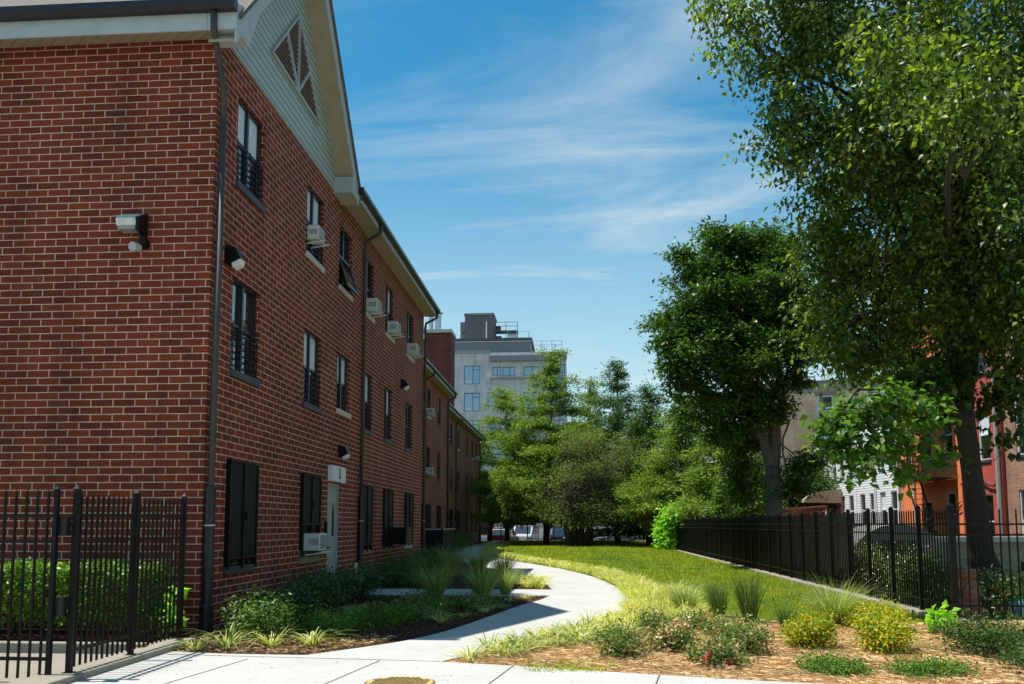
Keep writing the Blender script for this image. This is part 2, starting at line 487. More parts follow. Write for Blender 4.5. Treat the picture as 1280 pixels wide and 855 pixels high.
def simple_leaf(pos, size, updir=0.5, droop=0.3, aspect=0.5, outward=None):
    n = len(pos)
    nrm = unit(rng.normal(size=(n, 3)) + np.array([0, 0, updir * 2]))
    d = rng.normal(size=(n, 3)) + np.array([0, 0, -droop * 2])
    if outward is not None: d = d + outward
    d = unit(d - nrm * (d * nrm).sum(1, keepdims=True))
    s = np.cross(nrm, d)
    L = (size * rng.uniform(0.65, 1.3, n))[:, None]; W = L * aspect
    v = np.stack([pos, pos + d * L * 0.5 + s * W * 0.5, pos + d * L - nrm * L * 0.1, pos + d * L * 0.5 - s * W * 0.5], 1)
    i = np.arange(n)[:, None] * 4
    return v.reshape(-1, 3), (i + np.array([[0, 1, 2, 3]])).reshape(-1, 4)
def lobes_points(lobes, n, cl_r, per, shell=0.45, flat=1.0, drape=0.0):
    """n leaves spread in sprays of `per` leaves over the volume of ellipsoid lobes"""
    C = np.array([l[0] for l in lobes], float); Rr = np.array([l[1] for l in lobes], float)
    vol = (Rr.prod(1)) ** 0.62; p = vol / vol.sum()
    k = max(1, n // per)
    idx = rng.choice(len(lobes), k, p=p)
    d = unit(rng.normal(size=(k, 3)))
    r = rng.uniform(0, 1, k) ** shell
    r *= 1 + 0.07 * rng.normal(size=k)
    c = C[idx] + d * Rr[idx] * r[:, None]
    outw = unit(d * np.array([1, 1, 0.6]))
    # sprays: elongated outwards
    t = rng.uniform(-0.5, 1, (k, per, 1))
    off = rng.normal(size=(k, per, 3)) * cl_r * np.array([1, 1, flat]) * 0.55 + outw[:, None, :] * t * cl_r * 1.3
    off[..., 2] -= drape * np.abs(t[..., 0]) ** 1.5 * cl_r * 2
    pts = (c[:, None, :] + off).reshape(-1, 3)
    return pts, np.repeat(outw, per, 0)
def foliage(name, lobes, n, leaf, m, parent, cl_r=0.35, per=24, shell=0.45, up=0.5, droop=0.3, aspect=0.5, flat=1.0, drape=0.0, fancy=False, zmin=None):
    pts, outw = lobes_points(lobes, n, cl_r, per, shell, flat, drape)
    if zmin is not None:
        k = pts[:, 2] > zmin; pts = pts[k]; outw = outw[k]
    if fancy: v, q = leaf_quads(pts, leaf, up, droop, aspect, outw); o = npmesh(name, v, q, m, parent, 3)
    else: v, q = simple_leaf(pts, leaf, up, droop, aspect, outw); o = npmesh(name, v, q, m, parent)
    if name in ("flowers", "dead_blooms"): o["kind"] = "stuff"
    return o
def blades(name, bases, length, width, m, parent, seg=3, spread=0.5, arch=0.6, dirs=None, lvar=0.3, stiff=0.0):
    """arching strap leaves: strips of `seg` quads"""
    n = len(bases)
    if dirs is None:
        a = rng.uniform(0, 2 * np.pi, n); dirs = np.stack([np.cos(a), np.sin(a), np.zeros(n)], 1)
    L = length * (1 + lvar * rng.uniform(-1, 1, n)); sp = spread * rng.uniform(0.15, 1.2, n); ar = arch * rng.uniform(0.5, 1.3, n)
    side = np.stack([-dirs[:, 1], dirs[:, 0], np.zeros(n)], 1)
    side = unit(side + 0.5 * rng.normal(size=(n, 3)) * np.array([1, 1, 0.2]))
    rows = []
    for i in range(seg + 1):
        t = i / seg
        out_ = L * (sp * t + ar * t * t * 0.6)
        z = L * (t * (1 - 0.25 * sp) - ar * t ** 2.4 * 0.75)
        c = bases + dirs * out_[:, None]; c = c.copy(); c[:, 2] += np.maximum(z, 0.004)
        w_ = width * (1 - t ** 2 * 0.92) * 0.5
        rows.append(np.stack([c - side * w_, c + side * w_], 1))
    v = np.stack(rows, 1)             # n, seg+1, 2, 3
    k = (seg + 1) * 2
    i = np.arange(n)[:, None] * k
    q = np.concatenate([i + np.array([[2 * j, 2 * j + 1, 2 * j + 3, 2 * j + 2]]) for j in range(seg)], 1)
    return npmesh(name, v.reshape(-1, 3), q.reshape(-1, 4), m, parent)
# ================================================================== GROUND AND PAVING
def heightfield_ground():
    xs = [-400, -120, -60, -30, -10, 0, 10, 30, 60, 120, 400]
    ys = [(-60, 0), (-10, 0), (0, 0), (20, 0), (50, 0), (78.5, 0), (81, -0.62), (120, -0.62), (300, -0.62), (1500, -0.62)]
    v = [(x, y, z - 0.012) for y, z in ys for x in xs]; f = []
    n = len(xs)
    for j in range(len(ys) - 1):
        for i in range(n - 1): f.append((j * n + i, j * n + i + 1, (j + 1) * n + i + 1, (j + 1) * n + i))
    return MB().add(v, f).build("ground", GROUND)
tag(heightfield_ground(), kind="structure")
tag(MB().box(-120, 140, 82, 96, -0.66, -0.60).build("road", ASPHALT), kind="structure")
mk = MB()
for i in range(30): mk.box(-60 + i * 4.5, -58 + i * 4.5, 89.0, 89.12, -0.6, -0.594)
tag(mk.build("road_markings", WHITE), kind="structure")
tag(MB().box(-120, 140, 96, 99.6, -0.66, -0.48).build("pavement", CONC, bevel=0.02), kind="structure")
tag(MB().box(-120, 140, 80.9, 82, -0.7, -0.48).build("kerb", CONC, bevel=0.02), kind="structure")

LE = [(-3.02, 9.55), (-2.42, 10.36), (-2.05, 11.0), (-1.72, 12.0), (-1.32, 13.9), (-0.98, 15.6), (-0.68, 16.7), (-0.50, 17.8)]
LE2 = [(-0.50, 19.4), (-0.70, 21.2), (-1.0, 23.0), (-1.5, 25.2), (-2.4, 27.8), (-3.6, 31), (-4.7, 34.5), (-5.7, 39), (-6.4, 46), (-7.1, 55), (-7.2, 62), (-7.0, 74)]
RE = [(-1.44, 9.21), (-0.93, 10.17), (-0.2, 11.67), (0.25, 12.59), (0.82, 14.5), (1.02, 15.9), (1.08, 17.24), (1.05, 18.8), (0.98, 20.43), (0.78, 22.4), (0.49, 24.33), (0.04, 26.4), (-0.48, 28.5), (-1.1, 30.5), (-1.75, 32.4), (-3.0, 36), (-4.2, 41), (-5.2, 48), (-5.6, 55), (-5.5, 62), (-5.2, 74)]
def smooth(pts, k=4):
    P = [Vector((*p, 0)) for p in pts]; o = []
    for i in range(len(P) - 1):
        p0, p1, p2, p3 = P[max(i - 1, 0)], P[i], P[i + 1], P[min(i + 2, len(P) - 1)]
        for j in range(k):
            t = j / k
            q = 0.5 * ((2 * p1) + (p2 - p0) * t + (2 * p0 - 5 * p1 + 4 * p2 - p3) * t * t + (3 * p1 - p0 - 3 * p2 + p3) * t ** 3)
            o.append((q.x, q.y))
    o.append((P[-1].x, P[-1].y)); return o
REs = smooth(RE); LEs = smooth(LE, 3); LE2s = smooth(LE2)
FRONT = [(-4.46, 9.55), (-3.05, 9.53)]
poly = [(-4.66, 7.0), (-4.66, 9.72), (-3.95, 9.58)] + LEs + [(-0.55, 17.75)] + [(-4.8, 17.75), (-4.8, 19.35)] + LE2s + REs[::-1] + [(-0.4, 8.93), (1.3, 8.42), (4.3, 7.75), (9, 6.7), (9, -4), (-4.66, -4)]
tag(MB().prism(poly, -0.06, 0.035).build("footpath", CONC), kind="structure")
# tooled joints in the slabs
jm = MB()
def joint(a, b, w_=0.014): jm.obox((a[0], a[1], 0.0365), (b[0], b[1], 0.0365), w_, 0.003)
joint((-4.6, 9.48), (-1.44, 9.21))
for k in range(-1, 6):
    x = -2.1 + k * 1.46; yb = 9.24 - max(0, x + 1.44) * 0.3
    joint((x, yb - 0.02), (x - 0.75, 4.0))
for a, b in (((-1.72, 12.0), (0.02, 12.1)), ((-0.95, 15.6), (1.0, 15.6)), ((-0.5, 19.2), (1.02, 19.2)), ((-1.0, 23.0), (0.7, 22.9)), ((-2.2, 27.2), (-0.2, 27.3)), ((-3.9, 31.6), (-1.5, 31.6))):
    pass
tag(jm.build("footpath_joints", JOINT), kind="structure")
tag(MB().prism([(-5.06, 7.2), (-5.06, 11.5), (-5.06, 17.7), (-0.6, 17.7), (0.0, 17.0)] + [(x + 0.1, y) for x, y in LEs[::-1]] + [(-3.95, 9.62), (-4.62, 9.75), (-4.62, 7.2)], -0.05, 0.012).build("mulch_bed", MULCH), kind="structure")
tag(MB().prism([(-5.06, 19.4), (-5.06, 28.1), (-6.98, 28.2), (-6.98, 46.6), (-7.98, 46.7), (-7.98, 74)] + [(x + 0.08, y) for x, y in LE2s[::-1]], -0.05, 0.010).build("planted_bed", MULCH), kind="structure")
BAND = 0.95
lawn_back = [(1.95, 14.9), (2.3, 14.15), (2.9, 13.3), (3.9, 12.95), (4.7, 12.9), (5.72, 13.2)]
tag(MB().prism([(x - 0.06, y) for x, y in REs[16:]][::-1] + lawn_back + [(5.72, 50.5), (6.0, 78), (-5.0, 78)], -0.05, 0.014).build("lawn", LAWNBASE), kind="structure")
# straw-covered bed: a gently uneven sheet
def straw_ground():
    P = [(x - 0.05, y) for x, y in REs[:20]] + [(1.2, 15.5)] + lawn_back + [(6.2, 13.4), (12, 13.4), (12, 6.0), (4.3, 7.73), (1.3, 8.40), (-0.4, 8.91)]
    return MB().prism(P, -0.05, 0.020).build("straw_bed", STRAWBED)
tag(straw_ground(), kind="structure")
tag(MB().prism([(5.9, 13.4), (60, 13.4), (60, 78), (6.2, 78)], -0.05, 0.006).build("yard_ground", YARD), kind="structure")
# left: paved court in front of the hedge, hedge bed with kerb
tag(MB().box(-30, -4.92, -4, 9.55, -0.05, 0.02).build("court_paving", CONC_O), kind="structure")
tag(MB().box(-30, -5.08, 9.68, 11.3, -0.05, 0.06).build("hedge_bed", MULCH), kind="structure")
tag(MB().box(-30, -4.93, 9.56, 9.68, -0.05, 0.14).build("bed_kerb", CONC_O, bevel=0.015), kind="structure")

# ================================================================== BRICK APARTMENT BUILDINGS
def wall_x(mb, c, a0, a1, z0, z1, holes, depth=0.14, sgn=1):
    """wall facing +X (sgn=1) at X=c with rectangular holes (y0,y1,z0,z1) and their reveals"""
    ys = sorted({a0, a1} | {h[0] for h in holes} | {h[1] for h in holes})
    zs = sorted({z0, z1} | {h[2] for h in holes} | {h[3] for h in holes})
    for i in range(len(ys) - 1):
        for j in range(len(zs) - 1):
            ym, zm = (ys[i] + ys[i + 1]) / 2, (zs[j] + zs[j + 1]) / 2
            if any(h[0] < ym < h[1] and h[2] < zm < h[3] for h in holes): continue
            mb.quad((c, ys[i], zs[j]), (c, ys[i + 1], zs[j]), (c, ys[i + 1], zs[j + 1]), (c, ys[i], zs[j + 1]))
    d = c - sgn * depth
    for y0, y1, za, zb in holes:
        mb.quad((c, y0, za), (d, y0, za), (d, y0, zb), (c, y0, zb))
        mb.quad((c, y1, za), (c, y1, zb), (d, y1, zb), (d, y1, za))
        mb.quad((c, y0, zb), (d, y0, zb), (d, y1, zb), (c, y1, zb))
        mb.quad((c, y0, za), (c, y1, za), (d, y1, za), (d, y0, za))
def add_window(par, c, y0, y1, z0, z1, sill=SILL_D, sky_sheet=False, guard=False, lower_black=False, s=1, fm=FRAME, name="window", twin=True, gm=GLASS, depth=0.11, sillproj=0.045):
    """double-hung (twin) window in a wall facing +X (s=1) or -X (s=-1)"""
    X = lambda d: c - s * d
    fb = MB(); t = 0.045
    fb.box(X(depth - 0.05), X(depth + 0.03), y0 + 0.002, y0 + t, z0 + 0.002, z1 - 0.002)
    fb.box(X(depth - 0.05), X(depth + 0.03), y1 - t, y1 - 0.002, z0 + 0.002, z1 - 0.002)
    fb.box(X(depth - 0.05), X(depth + 0.03), y0 + t, y1 - t, z1 - t, z1 - 0.002)
    fb.box(X(depth - 0.05), X(depth + 0.03), y0 + t, y1 - t, z0 + 0.002, z0 + t)
    zm = z0 + (z1 - z0) * 0.5
    spans = [(y0 + t, (y0 + y1) / 2 - 0.03), ((y0 + y1) / 2 + 0.03, y1 - t)] if twin else [(y0 + t, y1 - t)]
    if twin: fb.box(X(depth - 0.055), X(depth + 0.03), (y0 + y1) / 2 - 0.03, (y0 + y1) / 2 + 0.03, z0 + t, z1 - t)
    for a, b in spans:
        fb.box(X(depth - 0.035), X(depth + 0.025), a, b, zm - 0.025, zm + 0.025)
        fb.box(X(depth - 0.03), X(depth + 0.02), a, a + 0.022, z0 + t, zm - 0.025); fb.box(X(depth - 0.03), X(depth + 0.02), b - 0.022, b, z0 + t, zm - 0.025)
    fo = fb.build(name, fm, par)
    g = MB()
    for a, b in spans:
        g.box(X(depth + 0.003), X(depth + 0.009), a + 0.001, b - 0.001, zm + 0.026, z1 - t - 0.001)
        g.box(X(depth - 0.008), X(depth - 0.002), a + 0.023, b - 0.023, z0 + t + 0.001, zm - 0.026)
    g.build("pane", gm, fo)
    if sky_sheet:
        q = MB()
        for a, b in spans: q.box(X(depth - 0.001), X(depth + 0.002), a + 0.004, b - 0.004, zm + (0.03 if sky_sheet == 1 else -0.35), z1 - t - 0.004)
        # pale sheet just before the upper glass: the sky's reflection painted as colour
        q.build("sheen_or_blind", SKY_TINT, fo)
    if sill is not None:
        MB().box(X(-sillproj), X(depth - 0.055), y0 - 0.03, y1 + 0.03, z0 - 0.11, z0 + 0.001).build("sill", sill, fo, bevel=0.006)
    if guard:
        gb = MB(); zg = z0 + (z1 - z0) * 0.48
        for k in range(7):
            zz = z0 + 0.06 + k * (zg - z0 - 0.08) / 6
            gb.obox((X(0.02), y0 + 0.004, zz), (X(0.02), y1 - 0.004, zz), 0.014, 0.014)
        for k in range(5):
            yy = y0 + 0.03 + k * (y1 - y0 - 0.06) / 4
            gb.obox((X(0.006), yy, z0 + 0.03), (X(0.006), yy, zg), 0.012, 0.012)
        gb.build("window_guard", BLACK, fo)
    return fo
MESH = None
def mesh_screen_mat():
    m, t, b = new_mat("black_perforated_screen")
    g = N(t, "ShaderNodeNewGeometry"); s = N(t, "ShaderNodeSeparateXYZ"); t.links.new(g.outputs["Position"], s.inputs[0])
    a = math_node(t, 'SINE', math_node(t, 'MULTIPLY', s.outputs[1], 330.0)); c = math_node(t, 'SINE', math_node(t, 'MULTIPLY', s.outputs[2], 330.0))
    f = math_node(t, 'MULTIPLY', a, c)
    t.links.new(ramp(t, f, [(0.35, (0.004, 0.004, 0.005)), (0.6, (0.016, 0.016, 0.018))]), b.inputs["Base Color"])
    b.inputs["Roughness"].default_value = 0.6; b.inputs["Specular IOR Level"].default_value = 0.25
    return m
MESH = mesh_screen_mat()
def add_screen(par, c, y0, y1, z0, z1):
    """box-like security screen standing proud of the wall"""
    f = MB(); p = 0.07
    f.box(c - 0.02, c + p, y0, y0 + 0.035, z0 - 0.02, z1 + 0.03); f.box(c - 0.02, c + p, y1 - 0.035, y1, z0 - 0.02, z1 + 0.03)
    f.box(c - 0.02, c + p, y0 + 0.035, y1 - 0.035, z1, z1 + 0.03); f.box(c - 0.02, c + p, y0 + 0.035, y1 - 0.035, z0 + 0.13, z0 + 0.16)
    ym = (y0 + y1) / 2
    f.box(c + 0.01, c + p + 0.008, ym - 0.03, ym + 0.03, z0 - 0.02, z1)
    f.box(c + p, c + p + 0.03, ym + 0.03, ym + 0.06, (z0 + z1) / 2 - 0.08, (z0 + z1) / 2 + 0.05)
    for zz in (z0 + 0.16, z1 - 0.12):
        for yy in (y0 - 0.03, y1): f.box(c + 0.001, c + 0.05, yy, yy + 0.03, zz, zz + 0.09)
    fo = f.build("security_screen", BLACK, par)
    q = MB(); q.box(c + 0.045, c + 0.05, y0 + 0.036, ym - 0.031, z0 + 0.161, z1 - 0.001); q.box(c + 0.045, c + 0.05, ym + 0.031, y1 - 0.036, z0 + 0.161, z1 - 0.001)
    q.build("mesh_panel", MESH, fo)
    return fo
def wall_lamp(par, c, y, z, s=1.0):
    b = MB()
    b.profile([(c, y - 0.10 * s, z - 0.12 * s), (c + 0.09 * s, y - 0.10 * s, z - 0.12 * s), (c + 0.24 * s, y - 0.10 * s, z - 0.05 * s), (c + 0.16 * s, y - 0.10 * s, z + 0.12 * s), (c, y - 0.10 * s, z + 0.16 * s)], (0, 0.20 * s, 0))
    o = b.build("wall_lamp", BLACK, par, bevel=0.012 * s)
    MB().profile([(c + 0.10 * s, y - 0.09 * s, z - 0.118 * s), (c + 0.12 * s, y - 0.09 * s, z - 0.19 * s), (c + 0.22 * s, y - 0.09 * s, z - 0.14 * s), (c + 0.243 * s, y - 0.09 * s, z - 0.05 * s)], (0, 0.18 * s, 0)).build("lamp_lens", WHITE, o, bevel=0.01 * s)
    return o
def downpipe(par, pts, r=0.042, boot=None):
    o = MB().tube(pts, r, 10).build("downpipe", PIPE, par, smooth=True)
    x, y, z = pts[-1]
    for zz in (6.6, 4.4, 2.6):
        if zz < pts[0][2] - 0.8:
            MB().box(x - r - 0.02, x + r + 0.006, y - r - 0.012, y + r + 0.012, zz, zz + 0.03).build("pipe_bracket", PIPE, o)
    if boot:
        bo = MB().tube([(x, y, boot), (x, y, 0.42), (x, y, 0.40), (x, y, 0.0)], [r * 1.55, r * 1.6, r * 1.9, r * 1.9], 12).build("pipe_boot", BOOT, o, smooth=False)
        MB().tube([(x, y, boot * 0.73), (x, y, boot * 0.73 + 0.02)], r * 1.72, 12).build("boot_band", FASCIA, o)
    return o
def door(par, c, y0, y1, z1, digit, s=1):
    d = MB().box(c - 0.11, c - 0.06, y0 + 0.05, y1 - 0.05, 0.10, z1 - 0.05).build("door", DOORP, par, bevel=0.004)
    f = MB(); f.box(c - 0.13, c - 0.02, y0 + 0.002, y0 + 0.05, 0.05, z1 - 0.002); f.box(c - 0.13, c - 0.02, y1 - 0.05, y1 - 0.002, 0.05, z1 - 0.002); f.box(c - 0.13, c - 0.02, y0 + 0.05, y1 - 0.05, z1 - 0.05, z1 - 0.002)
    f.build("door_frame", DOORP, d)
    MB().box(c - 0.058, c - 0.054, y0 + 0.55, y0 + 0.68, 1.25, 1.95).build("vision_pane", GLASS, d)
    h = MB(); h.obox((c - 0.02, y0 + 0.14, 1.02), (c - 0.02, y0 + 0.30, 1.02), 0.02, 0.03); h.box(c - 0.06, c - 0.02, y0 + 0.14, y0 + 0.17, 1.0, 1.04); h.build("handle", BLACK, d)
    st = MB().box(c - 0.14, c + 0.10, y0 - 0.1, y1 + 0.1, 0.0, 0.06).build("doorstep", CONC, d)
    sg = MB().box(c + 0.004, c + 0.12, y0 - 0.05, y1 + 0.05, z1 + 0.03, z1 + 0.36).build("number_sign", WHITE, par, bevel=0.01)
    tc_ = bpy.data.curves.new("numeral", 'FONT'); tc_.body = digit; tc_.size = 0.30; tc_.extrude = 0.002; tc_.align_x = 'CENTER'; tc_.align_y = 'CENTER'; tc_.offset = 0.006
    to = bpy.data.objects.new("numeral", tc_); COL.objects.link(to)
    dg = bpy.context.evaluated_depsgraph_get(); me = bpy.data.meshes.new_from_object(to.evaluated_get(dg))
    bpy.data.objects.remove(to)
    no = bpy.data.objects.new("numeral", me); COL.objects.link(no); me.materials.clear(); me.materials.append(BLACK)
    no.rotation_euler = (R_(90), 0, R_(90)); no.location = (c + 0.124, (y0 + y1) / 2, z1 + 0.19); no.parent = sg
    return d

XF, YC = -5.07, 11.31
H3, S3, H2, S2, H1, S1 = 8.08, 6.69, 5.23, 3.80, 2.42, 0.88
b1 = thing("apartment_building", "nearest three-storey red brick apartment building with a tall sided gable and triangular vent", "apartment building", (XF, YC, 0))
cols = [(12.10, 13.18), (15.48, 16.56), (17.76, 18.78), (19.94, 20.94), (22.34, 23.34), (25.26, 26.32)]
holes = []
for i, (a, b) in enumerate(cols):
    holes.append((a, b, S3, H3)); holes.append((a, b, S2 if i != 2 else 3.98, H2))
    if i != 2: holes.append((a, b, S1, H1))
holes.append((17.24, 18.14, 0.06, 2.36))
wb = MB(); wall_x(wb, XF, YC, 28.2, -0.05, 8.60, holes, 0.16)
wb.quad((-24, YC, -0.05), (XF, YC, -0.05), (XF, YC, 8.60), (-24, YC, 8.60))
wb.quad((-24, 28.2, -0.05), (XF, 28.2, -0.05), (XF, 28.2, 8.60), (-24, 28.2, 8.60))
wb.quad((-24, YC, -0.05), (-24, 28.2, -0.05), (-24, 28.2, 8.60), (-24, YC, 8.60))
wb.build("wall", BRICK, b1)
MB().box(-23.8, XF - 0.3, YC + 0.2, 28.0, 0.0, 8.5).build("interior_core", DKPLASTIC, b1)
for i, (a, b) in enumerate(cols):
    add_window(b1, XF, a, b, S3, H3, SILL_D if i == 0 else SILL_L, sky_sheet=(1 if i in (0, 1, 4) else 0), guard=(i in (0, 1)))
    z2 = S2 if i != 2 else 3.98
    add_window(b1, XF, a, b, z2, H2, SILL_L if i == 2 else SILL_D, sky_sheet=(2 if i == 2 else 1 if i in (1, 3, 4) else 0), guard=(i in (0, 1, 3)))
    if i != 2:
        add_window(b1, XF, a, b, S1, H1, SILL_O if i in (1, 3, 4) else SILL_L if i == 5 else SILL_D)
        add_screen(b1, XF, a - 0.02, b + 0.02, S1 - 0.02 if i not in (1,) else 1.35, H1)
# tilted-open lower sash on the third floor
ts = MB(); ts.obox((XF - 0.04, 17.80, 7.38), (XF + 0.16, 17.80, 6.74), 0.04, 0.04); ts.obox((XF - 0.04, 18.74, 7.38), (XF + 0.16, 18.74, 6.74), 0.04, 0.04)
ts.obox((XF - 0.04, 17.80, 7.38), (XF - 0.04, 18.74, 7.38), 0.04, 0.04); ts.obox((XF + 0.16, 17.80, 6.74), (XF + 0.16, 18.74, 6.74), 0.04, 0.05)
tso = ts.build("open_sash", FRAME, b1)
MB().quad((XF - 0.04, 17.82, 7.37), (XF + 0.16, 17.82, 6.76), (XF + 0.16, 18.72, 6.76), (XF - 0.04, 18.72, 7.37)).build("pane", GLASS, tso)
door(b1, XF, 17.24, 18.14, 2.36, "3")
dg_ = MB()
for k in range(5): dg_.obox((XF + 0.02, 16.98 + k * 0.05, 0.95), (XF + 0.02, 16.98 + k * 0.05, 1.55), 0.012, 0.012)
for zz in (0.95, 1.25, 1.55): dg_.obox((XF + 0.02, 16.97, zz), (XF + 0.02, 17.2, zz), 0.012, 0.012)
dg_.build("side_grille", BLACK, b1)
wall_lamp(b1, XF, 11.86, 5.42, 1.0); wall_lamp(b1, XF, 18.02, 3.06, 0.95)
wall_lamp(b1, XF, 24.55, 5.62, 0.95)
# gable siding
RS, YM, ZA = 1.13, 14.40, 12.12
U = lambda y: ZA - RS * abs(y - YM)
yl, yr = YM - (ZA - 8.61) / RS, YM + (ZA - 8.61) / RS
gs = MB().profile([(XF + 0.03, yl, 8.61), (XF + 0.03, yr + 0.02, 8.61), (XF + 0.03, YM, ZA)], (-0.25, 0, 0)).build("gable_siding", SIDING, b1)
MB().box(XF - 0.02, XF + 0.045, yl - 0.05, yr + 0.1, 8.57, 8.61).build("gable_trim", FASCIA, b1)
# triangular louvred vent
vy0, vy1, vz0, vzt = 13.28, 15.92, 9.42, 10.90
vym = 14.60
vt = MB()
A, B_, T = (XF + 0.06, vy0, vz0), (XF + 0.06, vy1, vz0), (XF + 0.06, vym, vzt)
for p, q in ((A, B_), (B_, T), (T, A)): vt.obox(p, q, 0.04, 0.035)
vt.obox((XF + 0.062, vym, vz0), T, 0.05, 0.045)
vt.obox((XF + 0.064, vym, vz0), (XF + 0.064, vym - 0.66, (vz0 + vzt) / 2 + 0.02), 0.05, 0.045)
vt.obox((XF + 0.064, vym, vz0), (XF + 0.064, vym + 0.66, (vz0 + vzt) / 2 + 0.02), 0.05, 0.045)
vo = vt.build("gable_vent", FASCIA, gs)
MB().profile([(XF + 0.034, vy0 + 0.03, vz0 + 0.01), (XF + 0.034, vy1 - 0.03, vz0 + 0.01), (XF + 0.034, vym, vzt - 0.03)], (0.004, 0, 0)).build("vent_backing", BOOT, b1)
lv = MB(); k = 0
zz = vz0 + 0.06
while zz < vzt - 0.05:
    f = (vzt - zz) / (vzt - vz0)
    lv.obox((XF + 0.05, vym - (vym - vy0) * f, zz), (XF + 0.05, vym + (vy1 - vym) * f, zz), 0.03, 0.014); zz += 0.085
lv.build("vent_louvres", mat("brown_louvre", (0.20, 0.15, 0.13), 0.6), b1)
# gable roof: soffit + rake board + shingles, extruded along X
XO = -4.67
def band(lo, hi, x0, x1, y0=10.92, y1=17.66):
    p = [(x0, y0, U(y0) + lo), (x0, YM, ZA + lo), (x0, y1, U(y1) + lo), (x0, y1, U(y1) + hi), (x0, YM, ZA + hi), (x0, y0, U(y0) + hi)]
    return MB().profile(p, (x1 - x0, 0, 0))
SOFFIT = mat("cream_soffit_panels", (0.36, 0.31, 0.21), 0.6, var=0.08, nscale=4)
def soffit_lines_mat():
    m, t, b = new_mat("grooved_soffit")
    g = N(t, "ShaderNodeNewGeometry"); s = N(t, "ShaderNodeSeparateXYZ"); t.links.new(g.outputs["Position"], s.inputs[0])
    a = math_node(t, 'ADD', s.outputs[1], s.outputs[0])
    fr = math_node(t, 'FRACT', math_node(t, 'DIVIDE', a, 0.205))
    t.links.new(ramp(t, fr, [(0.04, (0.10, 0.085, 0.06)), (0.09, (0.36, 0.31, 0.21))]), b.inputs["Base Color"])
    b.inputs["Roughness"].default_value = 0.6
    return m
SOFFIT_G = soffit_lines_mat()
band(0.0, 0.04, XF + 0.031, XO + 0.002).build("rake_soffit", SOFFIT, b1)
band(-0.02, 0.34, XO + 0.003, XO + 0.035).build("rake_board", FASCIA, b1)
band(0.30, 0.38, -24, XO + 0.08, 10.96, 17.8).build("roof", SHINGLE, b1)
# boxed corner under the near rake, boxed end at the far rake
MB().profile([(XO + 0.036, 10.90, 8.36), (XO + 0.036, 11.36, 8.36), (XO + 0.036, 11.7, 9.05), (XO + 0.036, 10.90, 8.74)], (-0.42, 0, 0)).build("eave_return", FASCIA, b1)
MB().box(XF + 0.01, XO + 0.02, 17.16, 17.62, 8.52, 8.86).build("eave_return", FASCIA, b1)
# south eave
MB().box(-24, XO - 0.39, 10.90, 10.925, 8.36, 8.80).build("fascia", FASCIA, b1)
MB().profile([(-24, 10.926, 8.38), (-24, 11.309, 8.47), (-24, 11.309, 8.51), (-24, 10.926, 8.42)], (24 + XO, 0, 0)).build("soffit", SOFFIT_G, b1)
gu = MB(); gu.profile([(-24, 10.89, 8.60), (-24, 10.80, 8.60), (-24, 10.76, 8.66), (-24, 10.76, 8.75), (-24, 10.775, 8.755), (-24, 10.775, 8.67), (-24, 10.81, 8.62), (-24, 10.89, 8.62)], (24 + XO + 0.04, 0, 0))
gu.box(XO + 0.04, XO + 0.05, 10.76, 10.89, 8.60, 8.755)
gu.build("gutter", GUTTER, b1)
# east eave
def east_eave(b, xf, y0, y1, ze=8.62):
    xo = xf + 0.40
    MB().box(xf + 0.001, xo, y0, y1, ze - 0.03, ze).build("soffit", SOFFIT_G, b)
    MB().box(xo, xo + 0.03, y0, y1, ze - 0.045, ze + 0.17).build("fascia", FASCIA, b)
    g_ = MB().profile([(xo + 0.031, y0 - 0.03, ze + 0.06), (xo + 0.10, y0 - 0.03, ze + 0.06), (xo + 0.15, y0 - 0.03, ze + 0.11), (xo + 0.15, y0 - 0.03, ze + 0.19), (xo + 0.031, y0 - 0.03, ze + 0.19)], (0, y1 - y0 + 0.06, 0))
    g_.build("gutter", GUTTER, b)
east_eave(b1, XF, 17.63, 28.35)
MB().profile([(XO + 0.06, 17.6, 8.83), (-11.5, 17.6, 11.0), (-18, 17.6, 8.83)], (0, 10.8, 0)).build("roof", SHINGLE, b1)
MB().tube([(-4.95, 10.86, 8.62), (-4.95, 10.88, 8.36), (-4.985, 11.20, 7.98), (-4.985, 11.36, 7.72), (-4.985, 11.375, 7.3)], 0.045, 10).build("downpipe_elbow", PIPE, b1, smooth=True)
downpipe(b1, [(-4.985, 11.375, 7.31), (-4.985, 11.375, 0.0)], 0.045, boot=2.02)
downpipe(b1, [(-4.60, 19.62, 8.70), (-4.60, 19.62, 8.50), (-4.72, 19.64, 8.42), (-4.98, 19.72, 8.30), (-5.0, 19.75, 8.15), (-5.0, 19.75, 0)], 0.042, boot=2.15)
downpipe(b1, [(-4.60, 28.1, 8.70), (-4.60, 28.1, 8.50), (-4.72, 28.1, 8.42), (-4.98, 28.12, 8.30), (-5.0, 28.12, 8.15), (-5.0, 28.12, 0)], 0.042, boot=2.2)
MB().tube([(-4.96, 19.25, 0.05), (-4.96, 19.25, 0.62)], 0.035, 10).build("standpipe", WHITE, b1)
# black box over the ground-floor unit
ab = MB(); ab.box(XF + 0.06, XF + 0.52, 22.9, 23.75, 0.95, 1.42)
for k in range(5): ab.box(XF + 0.52, XF + 0.535, 22.93, 23.72, 0.99 + k * 0.085, 1.03 + k * 0.085)
for k in range(5): ab.box(XF + 0.08, XF + 0.50, 22.885, 22.9, 0.99 + k * 0.085, 1.03 + k * 0.085)
tag(ab.build("air_conditioner_cage", BLACK), "black steel air conditioner cage under the fifth ground-floor window of the nearest brick building", "air conditioner cage")
settle(b1)

